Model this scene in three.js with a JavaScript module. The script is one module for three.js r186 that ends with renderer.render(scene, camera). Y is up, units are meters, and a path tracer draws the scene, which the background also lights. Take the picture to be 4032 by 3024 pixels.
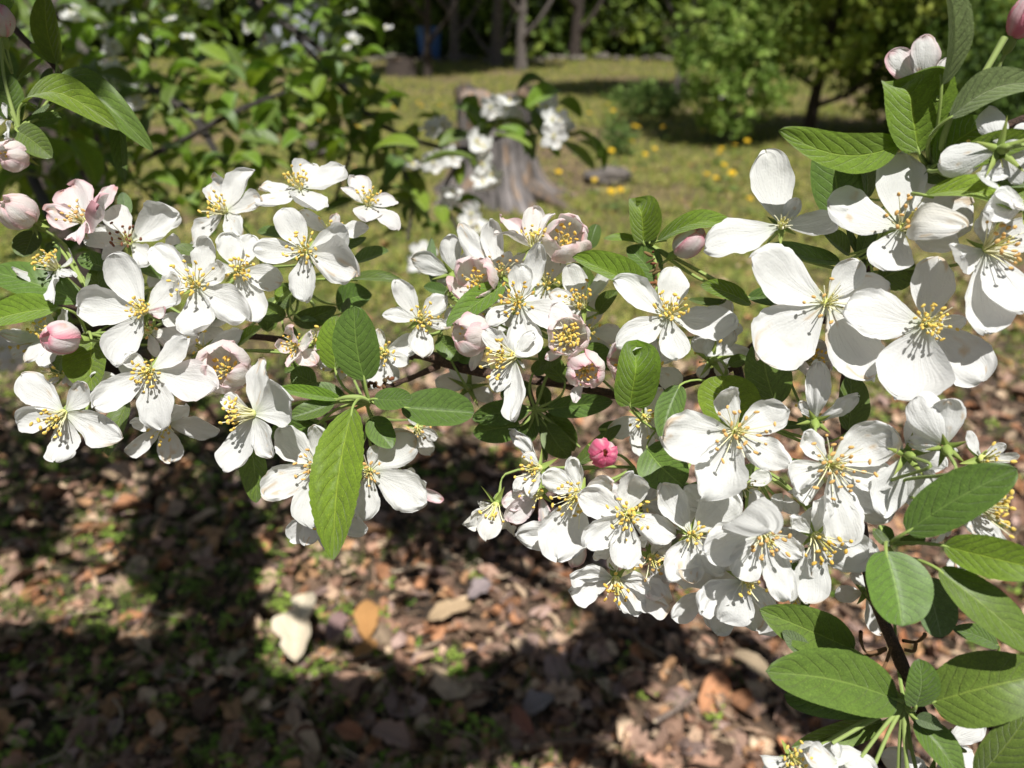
import * as THREE from 'three';
import { mergeGeometries, mergeVertices } from 'three/addons/utils/BufferGeometryUtils.js';

// ---------------------------------------------------------------- camera, sky, sun, exposure
const scene = new THREE.Scene();
const EYE = 1.5, PITCH = 25.4 * Math.PI / 180, VFOV = 53;
const camera = new THREE.PerspectiveCamera(VFOV, 4 / 3, 0.02, 400);
camera.position.set(0, EYE, 0);
camera.rotation.set(-PITCH, 0, 0);
camera.focus = 0.315;
camera.userData.fStop = 9.0;
camera.updateMatrixWorld(true);

const SUN = new THREE.Vector3(0.13, 0.89, 0.42).normalize();
// a clear, slightly hazy noon sky: pale at the horizon, bluer overhead, brighter round the sun
{
  const W = 256, H = 128, data = new Float32Array(W * H * 4), dir = new THREE.Vector3();
  for (let y = 0; y < H; y++) for (let x = 0; x < W; x++) {
    const el = ((y + 0.5) / H - 0.5) * Math.PI, az = ((x + 0.5) / W - 0.5) * 2 * Math.PI; dir.set(Math.cos(az) * Math.cos(el), Math.sin(el), Math.sin(az) * Math.cos(el));
    const up = Math.max(0, dir.y), k = Math.pow(1 - up, 2.2), glow = Math.pow(Math.max(0, dir.dot(SUN)), 14), i = (y * W + x) * 4;
    data[i] = 0.30 + 0.52 * k + 0.8 * glow; data[i + 1] = 0.42 + 0.42 * k + 0.76 * glow; data[i + 2] = 0.66 + 0.20 * k + 0.66 * glow; data[i + 3] = 1;
  }
  const t = new THREE.DataTexture(data, W, H, THREE.RGBAFormat, THREE.FloatType); t.mapping = THREE.EquirectangularReflectionMapping; t.magFilter = t.minFilter = THREE.LinearFilter; t.needsUpdate = true;
  scene.background = t; scene.environment = t; scene.backgroundIntensity = scene.environmentIntensity = 0.22;
}
const sun = new THREE.DirectionalLight(new THREE.Color(1.0, 0.98, 0.945), 4.4);
sun.target.position.set(0, 0, -3);
sun.position.copy(SUN).multiplyScalar(20).add(sun.target.position);
sun.castShadow = true;
sun.shadow.mapSize.set(4096, 4096);
Object.assign(sun.shadow.camera, { left: -14, right: 14, top: 14, bottom: -14, near: 0.5, far: 60 });
scene.add(sun, sun.target);

const renderer = new THREE.WebGLRenderer({ antialias: true });
renderer.setSize(1024, 768);
renderer.toneMapping = THREE.LinearToneMapping;
renderer.toneMappingExposure = 1.52;
renderer.shadowMap.enabled = true;

// ---------------------------------------------------------------- small helpers
const V = (x, y, z) => new THREE.Vector3(x, y, z);
function rng(seed) { let a = seed >>> 0; return () => { a = (a + 0x6D2B79F5) | 0; let t = Math.imul(a ^ (a >>> 15), 1 | a); t = (t + Math.imul(t ^ (t >>> 7), 61 | t)) ^ t; return ((t ^ (t >>> 14)) >>> 0) / 4294967296; }; }
const R = rng(20240417);
const rr = (a, b) => a + (b - a) * R();
function hash3(x, y, z) { let h = Math.imul(x | 0, 374761393) ^ Math.imul(y | 0, 668265263) ^ Math.imul(z | 0, 2147483647 ^ 0x5bd1e995); h = Math.imul(h ^ (h >>> 13), 1274126177); return ((h ^ (h >>> 16)) >>> 0) / 4294967296; }
function noise(x, y, z = 0) {      // value noise, -1..1
  const X = Math.floor(x), Y = Math.floor(y), Z = Math.floor(z), s = (t) => t * t * (3 - 2 * t), fx = s(x - X), fy = s(y - Y), fz = s(z - Z);
  const l = (a, b, t) => a + (b - a) * t;
  return l(l(l(hash3(X, Y, Z), hash3(X + 1, Y, Z), fx), l(hash3(X, Y + 1, Z), hash3(X + 1, Y + 1, Z), fx), fy),
    l(l(hash3(X, Y, Z + 1), hash3(X + 1, Y, Z + 1), fx), l(hash3(X, Y + 1, Z + 1), hash3(X + 1, Y + 1, Z + 1), fx), fy), fz) * 2 - 1;
}
const fbm = (x, y, z = 0) => noise(x, y, z) * 0.55 + noise(x * 2.1 + 7, y * 2.1, z) * 0.28 + noise(x * 4.3, y * 4.3 + 3, z) * 0.17;
const clamp = THREE.MathUtils.clamp, lerp = THREE.MathUtils.lerp, sstep = THREE.MathUtils.smoothstep;

// the photograph is 4032 x 3024; a direction through the lens and a distance give a place in the garden
const FS = 1512 / Math.tan(VFOV / 2 * Math.PI / 180);
const AX = V(1, 0, 0), AY = V(0, 1, 0).applyQuaternion(camera.quaternion), AZ = V(0, 0, 1).applyQuaternion(camera.quaternion);
function place(sx, sy, d) { return V(0, EYE, 0).addScaledVector(AZ, -d).addScaledVector(AX, (sx - 2016) / FS * d).addScaledVector(AY, -(sy - 1512) / FS * d); }
function onGround(sx, sy) { const p = place(sx, sy, 1), t = EYE / (EYE - p.y); return V(p.x * t, 0, p.z * t); }
const vec = (x, y, z) => V(0, 0, 0).addScaledVector(AX, x).addScaledVector(AY, y).addScaledVector(AZ, z);   // x right, y up, z to the viewer
const dirN = (nx, ny, back) => { const q = nx * nx + ny * ny; return vec(nx, ny, (back ? -1 : 1) * Math.sqrt(Math.max(0.02, 1 - q))).normalize(); };
const SECT = { A: [0, 560, 900 / 2196], B: [800, 560, 900 / 2196], C: [0, 1140, 900 / 2196], D: [800, 1140, 1100 / 2199], E: [1600, 760, 900 / 2196], G: [2300, 760, 900 / 2196],
  H: [2700, 500, 1332 / 2210], I: [1700, 1300, 1000 / 2212], J: [2600, 1300, 1000 / 2212], K: [1750, 1650, 1000 / 2212], M: [2600, 1650, 1000 / 1952], N: [3232, 1500, 800 / 1659],
  O: [2900, 2200, 1132 / 2212], Q: [2900, 0, 1132 / 2209], R: [0, 0, 1000 / 2212], U: [2000, 0, 1200 / 2212], W: [900, 2000, 1300 / 2106], X: [1900, 2200, 1200 / 2212], V: [900, 0, 1200 / 2212], S: [0, 0, 4032 / 2212] };
let sect = SECT.S;
const sec = (k) => { sect = SECT[k]; };
const S2 = (x, y) => [sect[0] + x * sect[2], sect[1] + y * sect[2]];
const at = (x, y, d) => place(...S2(x, y), d);
const ground2 = (x, y) => onGround(...S2(x, y));

const taken = {};
function numbered(n) { taken[n] = (taken[n] ?? -1) + 1; return taken[n] ? n + '_' + String(taken[n]).padStart(3, '0') : n; }
function tag(o, label, category, group, kind) { o.userData.label = label; o.userData.category = category; if (group) o.userData.group = group; if (kind) o.userData.kind = kind; return o; }
function shadows(o) { o.castShadow = o.receiveShadow = true; return o; }
function thing(name, pos, label, category, group) { const o = new THREE.Group(); o.name = numbered(name); o.position.copy(pos); scene.add(o); return tag(o, label, category, group); }
function part(name, geo, m, parent) { const o = shadows(new THREE.Mesh(geo, m)); o.name = name; parent.add(o); return o; }

// ---------------------------------------------------------------- textures
function tex(w, h, fn, srgb = true) {
  const d = new Uint8Array(w * h * 4);
  for (let y = 0; y < h; y++) for (let x = 0; x < w; x++) { const c = fn(x / w, y / h, x, y), i = (y * w + x) * 4; d[i] = clamp(c[0], 0, 1) * 255; d[i + 1] = clamp(c[1], 0, 1) * 255; d[i + 2] = clamp(c[2], 0, 1) * 255; d[i + 3] = 255; }
  const t = new THREE.DataTexture(d, w, h); t.wrapS = t.wrapT = THREE.RepeatWrapping; t.magFilter = THREE.LinearFilter; t.minFilter = THREE.LinearMipmapLinearFilter; t.generateMipmaps = true;
  if (srgb) t.colorSpace = THREE.SRGBColorSpace; t.needsUpdate = true; return t;
}
const grey = (v) => [v, v, v];
// fine fanning veins and crumples of a petal (u across, v along)
const petalBump = tex(256, 256, (u, v) => { const a = (u - 0.5) / (0.25 + v * 0.75); return grey(0.5 + 0.13 * noise(a * 22, v * 2.2, 1) + 0.12 * noise(a * 46, v * 5, 2) + 0.34 * fbm(u * 7, v * 9, 5) + 0.08 * noise(u * 40, v * 40, 7)); }, false);
// leaf: midrib, side veins, net
function veinAt(u, v) {           // u across 0..1, v along 0..1
  const a = Math.abs(u - 0.5) * 2, k = v * 8.5 + 0.28 * noise(u > 0.5 ? 3 : 8, v * 6, 2) + 0.12 * noise(u * 6, v * 9, 5) - a * 1.9 - a * a * 0.6, f = Math.abs(k - Math.round(k));
  const side = Math.exp(-((f / 0.045) ** 2)) * sstep(0.95 - a, 0, 0.35), mid = Math.exp(-((a / 0.035) ** 2));
  return [Math.max(side * 0.75, mid), f];
}
const leafMap = tex(256, 512, (u, v) => { const [n] = veinAt(u, v), dot = sstep(noise(u * 60, v * 120, 17), 0.74, 0.9) * 0.16, m = 0.80 + 0.06 * fbm(u * 9, v * 17, 3) + 0.08 * noise(u * 70, v * 130, 6) + dot, mid = Math.exp(-(((u - 0.5) / 0.014) ** 2)); return [m * 0.97 + n * 0.10 + mid * 0.25 + dot * 0.5, m + n * 0.05 + mid * 0.2 + dot * 0.1, m * 0.9 + n * 0.10 + mid * 0.28 + dot * 0.4]; });
const leafBump = tex(256, 512, (u, v) => { const [n, f] = veinAt(u, v); return grey(0.55 + 0.2 * Math.sin(Math.min(f, 0.5) * Math.PI) - n * 0.4 + 0.10 * fbm(u * 24, v * 46, 9) + 0.07 * noise(u * 90, v * 170, 4)); }, false);
const barkMap = tex(256, 256, (u, v) => { const m = 0.62 + 0.22 * fbm(u * 9, v * 30, 2) + 0.16 * noise(u * 40, v * 12, 4), s = sstep(noise(u * 22, v * 22, 8), 0.55, 0.75) * 0.25; return [m + s, m * 0.97 + s, m * 0.95 + s]; });
const barkBump = tex(256, 256, (u, v) => grey(0.5 + 0.3 * fbm(u * 12, v * 26, 2) + 0.2 * noise(u * 40, v * 12, 4)), false);
const woodMap = tex(256, 256, (u, v) => { const m = 0.66 + 0.3 * fbm(u * 26, v * 2.5, 2) + 0.12 * noise(u * 80, v * 8, 5), w = sstep(fbm(u * 5, v * 3, 9), 0.1, 0.4) * 0.18; return [m + w, m + w * 0.5, m - w * 0.1]; });
const woodBump = tex(256, 256, (u, v) => grey(0.5 + 0.45 * fbm(u * 26, v * 2.5, 2)), false);

// ---------------------------------------------------------------- materials
const phys = (o) => new THREE.MeshPhysicalMaterial({ side: THREE.DoubleSide, ...o });
const col = (r, g, b) => new THREE.Color().setRGB(r, g, b);
const matte = (r, g, b, o = {}) => phys({ color: col(r, g, b), roughness: 0.85, ...o });
const mPetal = phys({ name: 'petal', color: col(1, 1, 1), vertexColors: true, roughness: 1, transmission: 0.42, thickness: 0, specularIntensity: 0.5, bumpMap: petalBump, bumpScale: 0.00036 });
const leafM = (r, g, b, t, coat) => phys({ color: col(r, g, b), vertexColors: true, map: leafMap, roughness: 1, transmission: t, thickness: 0, specularIntensity: 0.5, clearcoat: coat, clearcoatRoughness: 0.44, sheen: 0.35, sheenColor: col(0.8, 0.9, 0.75), sheenRoughness: 0.5, bumpMap: leafBump, bumpScale: 0.0007 });
const mYoung = leafM(0.31, 0.49, 0.035, 0.46, 0.25);
const mMature = leafM(0.17, 0.28, 0.04, 0.32, 0.6);
const mPale = leafM(0.27, 0.37, 0.19, 0.30, 0.0);
const mGreenStem = phys({ color: col(0.24, 0.31, 0.085), vertexColors: true, roughness: 0.75, sheen: 0.6, sheenColor: col(0.8, 0.85, 0.6), sheenRoughness: 0.6 });
const mTwig = phys({ color: col(0.20, 0.115, 0.075), map: barkMap, bumpMap: barkBump, bumpScale: 0.0008, roughness: 0.7 });
const mStamen = phys({ color: col(1, 1, 1), vertexColors: true, roughness: 1, transmission: 0.2, thickness: 0 });
const mDry = phys({ color: col(0.16, 0.085, 0.04), vertexColors: true, roughness: 0.9 });
// ---------------------------------------------------------------- plant geometry
function gridGeo(nu, nv, fn) {        // fn(u,v) -> {p:[Vector3], c:[r,g,b]}
  const pos = [], uv = [], cl = [], idx = [];
  for (let i = 0; i <= nu; i++) for (let j = 0; j <= nv; j++) { const q = fn(i / nu, j / nv); pos.push(q.p.x, q.p.y, q.p.z); uv.push(q.t ? q.t[0] : j / nv, q.t ? q.t[1] : i / nu); cl.push(...q.c); }
  for (let i = 0; i < nu; i++) for (let j = 0; j < nv; j++) { const a = i * (nv + 1) + j, b = a + 1, c = a + nv + 1, d = c + 1; idx.push(a, c, b, b, c, d); }
  const g = new THREE.BufferGeometry();
  g.setAttribute('position', new THREE.Float32BufferAttribute(pos, 3)); g.setAttribute('uv', new THREE.Float32BufferAttribute(uv, 2)); g.setAttribute('color', new THREE.Float32BufferAttribute(cl, 3));
  g.setIndex(idx); g.computeVertexNormals(); return g;
}
function tubeGeo(pts, radii, sides = 6, c = [1, 1, 1], c2 = c, seg = 0, rough = 0) {
  const curve = new THREE.CatmullRomCurve3(pts), n = seg || Math.max(3, (pts.length - 1) * 4), seed = R() * 99;
  const len = curve.getLength(), fr = curve.computeFrenetFrames(n, false);
  return gridGeo(n, sides, (u, v) => {
    const k = Math.round(u * n), p = curve.getPoint(u), f = u * (radii.length - 1), i = Math.min(Math.floor(f), radii.length - 2), r0 = radii.length === 1 ? radii[0] : lerp(radii[i], radii[i + 1], f - i), a = v * Math.PI * 2;
    const r = r0 * (1 + rough * noise(Math.cos(a) * 1.5 + seed, Math.sin(a) * 1.5, u * len / r0 * 0.22));
    p.addScaledVector(fr.normals[k], Math.cos(a) * r).addScaledVector(fr.binormals[k], Math.sin(a) * r);
    return { p, c: c.map((x, q) => lerp(x, c2[q], u)), t: [v * 2, u * len / (r0 * 6)] };
  });
}
function blobGeo(c, axis, rl, rw, color, nu = 4, nv = 5) {      // a small ellipsoid
  const e1 = V(axis.y, axis.z, axis.x).cross(axis).normalize(), e2 = axis.clone().cross(e1);
  return gridGeo(nu, nv, (u, v) => { const f = u * Math.PI, a = v * 2 * Math.PI, s = Math.sin(f) * rw; return { p: c.clone().addScaledVector(axis, -Math.cos(f) * rl).addScaledVector(e1, Math.cos(a) * s).addScaledVector(e2, Math.sin(a) * s), c: color }; });
}
const petalWidth = (u) => u > 0.6 ? Math.sqrt(Math.max(0, 1 - ((u - 0.6) / 0.4) ** 2)) ** 0.9 : 0.13 + 0.87 * Math.sin(Math.PI / 2 * u / 0.6) ** 1.15;
let RUF = 1.3, CALM = 1, WID = 1;
const WHITE = [0.79, 0.79, 0.765], PINK = [0.78, 0.24, 0.33], CREAM = [0.80, 0.76, 0.64], CLAW = [0.80, 0.84, 0.66];
const mix3 = (a, b, t) => a.map((x, i) => lerp(x, b[i], t));
function petalColor(u, v, pink, seed, cream = 0) {
  const e = Math.max(Math.abs(v), sstep(u, 0.75, 1)), k = clamp(pink * (0.12 + 1.05 * e ** 3 + 0.55 * noise(u * 3 + seed, v * 2.5, seed) + (pink > 0.9 ? 0.45 : 0)), 0, 1) * (pink > 0 ? 1 : 0);
  let c = mix3(WHITE, CLAW, sstep(0.22 - u, 0, 0.22) * 0.8); c = mix3(c, CREAM, cream * clamp(0.5 + noise(u * 2, v * 2, seed + 3), 0, 1));
  const h = hash3(seed * 977, 3, 5); if (h < 0.3) c = mix3(c, [0.62, 0.42, 0.2], 0.6 * sstep(noise(u * 5 + seed, v * 4, seed + 8) + 0.45 * sstep(u, 0.8, 1), 0.55, 0.85));
  return mix3(c, pink > 1.2 ? [0.72, 0.085, 0.22] : PINK, Math.min(0.92, k));
}
function petalGeo(C, T, n, w, o) {
  const dir = T.clone().sub(C), L = dir.length(), d = dir.clone().divideScalar(L);
  let nn = n.clone().addScaledVector(d, -n.dot(d)); if (nn.length() < 0.2) nn = AZ.clone().addScaledVector(d, -AZ.dot(d)); nn.normalize();
  const wv = nn.clone().cross(d), s = R() * 50, tw = CALM * rr(-0.32, 0.32) + (o.twist || 0), bow = (o.bow ?? 0.09) * rr(0.4, 1.6), cross = (o.cross ?? 0.24) * rr(0.1, 1.8), curl = (o.curl ?? CALM * rr(-0.26, 0.16)), ruf = (o.ruf ?? 1) * RUF * 0.085 * L, notch = o.notch ?? Math.max(0, rr(-0.06, 0.10)), asym = rr(-0.14, 0.14), sideroll = rr(-0.6, 0.6), gut = rr(0.01, 0.05), lr = CALM * rr(-0.35, 0.4), rrr = CALM * rr(-0.35, 0.4);
  return gridGeo(22, 16, (q, vv) => {
    const u = 1 - (1 - q) ** 1.7, v = vv * 2 - 1, av = Math.abs(v), hw = petalWidth(u) * w * L * (1 + 0.07 * noise(u * 6 + s, v > 0 ? 3 : 9, s) + 0.035 * noise(u * 19 + s, v > 0 ? 2 : 7, s)) * (1 + asym * Math.sign(v));
    const ru = ruf * u * (0.25 + av * av) * (noise(u * 3.2 + s, v * 1.7 + s, s) + 0.5 * noise(u * 7 + s, v * 4, s + 4)) + RUF * 0.014 * L * u * noise(v * 6 + s, u * 4, s + 9) + RUF * 0.02 * L * noise(u * 4 + s, v * 2.4 + s, s + 1) * u;
    const along = u * L * (1 - notch * Math.exp(-((v / 0.2) ** 2)) * sstep(u, 0.6, 1) - 0.035 * u * u * noise(v * 4 + s, 1, s) - 0.018 * u * u * noise(v * 13 + s, 5, s));
    const h = -bow * L * Math.sin(Math.PI * Math.min(1, u * 1.05)) + cross * hw * v * v * (1 + sideroll * v) + (v > 0 ? lr : rrr) * hw * sstep(av, 0.55, 1) ** 2 * 0.8 + curl * L * (Math.max(0, u - 0.5) / 0.5) ** 2.2 - gut * L * Math.exp(-((v / 0.16) ** 2)) * (1 - u) * u * 2 + tw * hw * v * u + ru;
    const fold = 1 - 0.14 * v * v;
    return { p: C.clone().addScaledVector(d, along).addScaledVector(wv, v * hw * fold).addScaledVector(nn, h), c: petalColor(u, v, o.pink || 0, s, o.cream || 0), t: [vv, u] };
  });
}
const ANTH = { y: [0.86, 0.64, 0.13], o: [0.78, 0.49, 0.16], b: [0.17, 0.055, 0.03], p: [0.80, 0.74, 0.30], g: [0.80, 0.53, 0.08] };
function stamenGeo(C, n, o) {        // filaments, anthers and styles
  const e1 = V(n.y, n.z, n.x).cross(n).normalize(), e2 = n.clone().cross(e1), gs = [], N = Math.round((o.n ?? 17) * 1.3), len = o.len ?? 0.0085, sp = o.spread ?? 0.62, az = clamp(len / 0.0085, 0.62, 1.05), kind = ANTH[o.col || 'y'];
  for (let i = 0; i < N; i++) {
    const a = i * 2.39996 + rr(-0.25, 0.25), k = ((i + 0.5) / N) ** 0.62, th = k * sp * rr(0.8, 1.25), l = len * rr(0.75, 1.15) * (0.6 + 0.45 * k);
    const out = e1.clone().multiplyScalar(Math.cos(a)).addScaledVector(e2, Math.sin(a)), b = C.clone().addScaledVector(out, 0.0009 + 0.0009 * k).addScaledVector(n, 0.0006);
    const t = b.clone().addScaledVector(n, Math.cos(th) * l).addScaledVector(out, Math.sin(th) * l), m = b.clone().lerp(t, 0.5).addScaledVector(out, -0.0006).addScaledVector(e2, rr(-0.0006, 0.0006));
    gs.push(tubeGeo([b, m, t], [0.00027, 0.0002], 4, [0.80, 0.76, 0.36], [0.86, 0.84, 0.66], 4));
    const ax = V(rr(-1, 1), rr(-1, 1), rr(-1, 1)).normalize(), c = mix3(kind, [0.50, 0.24, 0.05], R() * 0.22);
    if (R() < (o.anth ?? 0.94)) gs.push(blobGeo(t, ax, rr(0.00085, 0.0012) * az, rr(0.00052, 0.00074) * az, c, 5, 6));
  }
  for (let i = 0; i < 5; i++) { const a = i * 1.257, out = e1.clone().multiplyScalar(Math.cos(a)).addScaledVector(e2, Math.sin(a)), t = C.clone().addScaledVector(n, len * 0.85).addScaledVector(out, 0.0013); gs.push(tubeGeo([C.clone().addScaledVector(out, 0.0003), C.clone().addScaledVector(n, len * 0.4).addScaledVector(out, 0.0005), t], [0.0003, 0.00022], 4, [0.68, 0.70, 0.24], [0.72, 0.66, 0.2], 4), blobGeo(t, n, 0.0004, 0.0004, [0.7, 0.62, 0.2], 3, 5)); }
  gs.push(blobGeo(C.clone().addScaledVector(n, 0.0004), n, 0.0011, 0.0019, [0.62, 0.66, 0.20], 5, 8));
  return mergeGeometries(gs);
}
function calyxGeo(C, n, len = 0.006, open = 0.75) {       // green cup and five sepals behind the petals
  const e1 = V(n.y, n.z, n.x).cross(n).normalize(), e2 = n.clone().cross(e1), gs = [blobGeo(C.clone().addScaledVector(n, -0.0026), n, 0.0034, 0.0019, [0.9, 0.95, 0.7], 6, 8)];
  for (let i = 0; i < 5; i++) {
    const a = i * 1.2566 + 0.6, out = e1.clone().multiplyScalar(Math.cos(a)).addScaledVector(e2, Math.sin(a)), b = C.clone().addScaledVector(n, -0.0012).addScaledVector(out, 0.0012);
    const d = out.clone().multiplyScalar(open).addScaledVector(n, -(1 - open) * 0.4 + (open < 0.4 ? 0.9 : -0.25)).normalize(), w = n.clone().cross(out).normalize(), nn = d.clone().cross(w);
    gs.push(gridGeo(6, 4, (u, v) => ({ p: b.clone().addScaledVector(d, u * len).addScaledVector(w, (v - 0.5) * 2 * 0.0014 * (1 - u) ** 0.8).addScaledVector(nn, 0.0008 * Math.abs(v - 0.5) * 2 * (1 - u) + 0.001 * u * u), c: mix3([0.95, 1, 0.8], [1.0, 0.75, 0.5], u * 0.5) })));
  }
  return mergeGeometries(gs);
}
function leafGeo(B, T, n, w, o) {
  const dir = T.clone().sub(B), r0 = o.roll || 0, L = dir.length() / (r0 ? r0 + (1 - r0) / 2.2 : 1), d = dir.clone().normalize(); let nn = n.clone().addScaledVector(d, -n.dot(d)); if (nn.length() < 0.15) nn = AY.clone().addScaledVector(d, -AY.dot(d)); nn.normalize();
  const wv = nn.clone().cross(d), s = R() * 70, fold = (o.fold ?? rr(0.15, 0.45)) * 1.25 + 0.04, bend = o.bend ?? rr(-0.02, 0.10), p = o.p ?? 0.66, wave = (o.wave ?? 1) * 0.02, serr = o.serr ?? 0.025, tw = o.twist ?? rr(-0.12, 0.12), sk = o.sk ?? rr(0.86, 1.0), side = rr(-0.05, 0.05) + (o.side || 0), tint = o.tint ?? rr(0.84, 1.15), yel = o.rag ? 0 : rr(-0.08, 0.14), rag = o.rag || 0;
  return gridGeo(o.fine ? 110 : 36, 12, (u, vv) => {
    const v = vv * 2 - 1, av = Math.abs(v), uu = u ** sk, sw = serr * 0.5 * (1 - Math.abs(((u * 17) % 1) - 0.25)) * sstep(av, 0.8, 1), prof = (4 * uu * (1 - uu)) ** p * (1 + 0.0 * u) + 0.012 * (1 - u);
    const hw = prof * w * (1 + sw * 2 + 0.03 * noise(u * 5 + s, v > 0 ? 1 : 5, s) + rag * noise(u * 4 + s, v > 0 ? 2 : 6, s) + rag * 0.5 * noise(u * 12 + s, v > 0 ? 2 : 6, s)), k = u * 8.5 - av * 1.9 - av * av * 0.6, q = Math.abs(k - Math.round(k)) * 2;
    const f = fold > 0.75 ? av : Math.sqrt(av * av + 0.003) - 0.05, h = fold * f * hw + bend * L * Math.sin(Math.PI * u) + L * (o.quilt ?? 0.0055) * q * sstep(0.96 - av, 0, 0.4) * prof - 0.006 * L * Math.exp(-((v / 0.1) ** 2)) * (1 - u) + wave * L * noise(u * 3.5 + s, v * 1.6, s) * av + tw * hw * v * u;
    let al = u * L, back = 0; if (r0 && u > r0) { const th = (u - r0) / (1 - r0) * 2.2; al = L * (r0 + (1 - r0) / 2.2 * Math.sin(th)); back = -L * (1 - r0) / 2.2 * (1 - Math.cos(th)); } if (r0) al += (o.heart ?? 0.12) * L * av ** 1.4 * sstep(u, 0.15, r0) - (o.heart ?? 0.12) * L * 0.6 * sstep(u, 0.15, r0);
    const cf = Math.cos(Math.atan(fold) * 0.8), m = tint * (1 + 0.05 * noise(u * 5 + s, v * 3, s + 2));
    return { p: B.clone().addScaledVector(d, al).addScaledVector(wv, v * hw * cf + side * L * Math.sin(Math.PI * u)).addScaledVector(nn, h + back), c: [m * (1 + yel), m, m * (1 - yel)], t: [vv, u] };
  });
}

// ---------------------------------------------------------------- builders that work on the branch in hand
let BR = null, hub = null;
const loc = (g) => g.translate(-BR.position.x, -BR.position.y, -BR.position.z);
function branch(name, base, label, group) { BR = thing(name, base, label, 'branch', group); return BR; }
function setHub(x, y, d) { hub = at(x, y, d); }
function stem(name, list, radii, m = mTwig, sides = 9, rough = 0.16) { const g = tubeGeo(list, radii, sides, [1, 1, 1], [1, 1, 1], (list.length - 1) * 8, rough); return part(name, loc(g), m, BR); }
function pedicel(parent, from, away, r = 0.00062, tint = [1, 1, 1]) {
  const b = from.clone().addScaledVector(away, 0.010 + R() * 0.006), g = tubeGeo([from, b, b.clone().lerp(hub, 0.55).add(V(rr(-1, 1), rr(-1, 1), rr(-1, 1)).multiplyScalar(0.002)), hub], [r, r, r * 1.15], 6, tint, mix3(tint, [0.9, 1, 0.8], 0.5), 12);
  return g;
}
// a blossom: centre, distance, facing, petal tips [x, y, width, options]
function F(cx, cy, d, nx, ny, tips, o = {}) {
  const C = at(cx, cy, d), n = dirN(nx, ny, o.back), g = new THREE.Group(); g.name = 'blossom'; g.position.copy(C).sub(BR.position); BR.add(g);
  if (o.label) g.userData.label = o.label;
  const off = (q) => q.translate(-C.x, -C.y, -C.z), Lm = o.max ?? 0.029, avg = [];
  tips.forEach(([x, y, w, p], i) => {
    p = { ...(o.all || {}), ...(p || {}) };
    const lift = (p.lift ?? o.lift ?? rr(0.02, 0.3)) * 0.02, pl = C.clone().addScaledVector(n, lift), eye = V(0, EYE, 0), r1 = at(x, y, 1).sub(eye);
    let t = p.dz !== undefined ? d + p.dz : pl.clone().sub(eye).dot(n) / r1.dot(n);
    const at0 = at(x, y, d), flat = at0.distanceTo(C), room = Math.sqrt(Math.max(0.00001, Lm * Lm - flat * flat));
    if (p.dz === undefined) { if (!isFinite(t) || t < 0) t = d; t = clamp(t, d - room, d + room); }
    const T = eye.clone().addScaledVector(r1, t), L = T.distanceTo(C); avg.push(L);
    const seat = T.clone().sub(C).normalize();
    const base = C.clone().addScaledVector(seat, 0.0014).addScaledVector(n, -0.0004 + 0.00018 * i);
    part('petal', off(petalGeo(base, T, n, (w || 0.37) * WID * rr(0.9, 1.02), { pink: o.pink, cream: o.cream, ...p })), mPetal, g);
  });
  if (o.st !== 0) part('stamens', off(stamenGeo(C, o.sdir ? dirN(...o.sdir) : n, { ...(o.st || {}) })), mStamen, g);
  const bare = o.st === 0 && !o.back;
  if (!bare) part('calyx', off(calyxGeo(C, n, o.sepal ?? 0.006)), mGreenStem, g);
  if (hub && !bare) part('flower_stalk', off(pedicel(g, C.clone().addScaledVector(n, -0.005), n.clone().negate())), mGreenStem, g);
  return g;
}
// a blossom whose petals fall as they may, for the thick of a cluster
function FR(cx, cy, d, nx, ny, r, o = {}) { const a0 = R() * 6.283, tips = []; for (let i = 0; i < 5; i++) if (R() < 0.9) { const a = a0 + i * 1.2566 + rr(-0.25, 0.25), k = r * rr(0.8, 1.1); tips.push([cx + Math.cos(a) * k, cy + Math.sin(a) * k * (1 - 0.35 * Math.abs(ny)), rr(0.33, 0.42)]); } return F(cx, cy, d, nx, ny, tips, o); }
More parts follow.
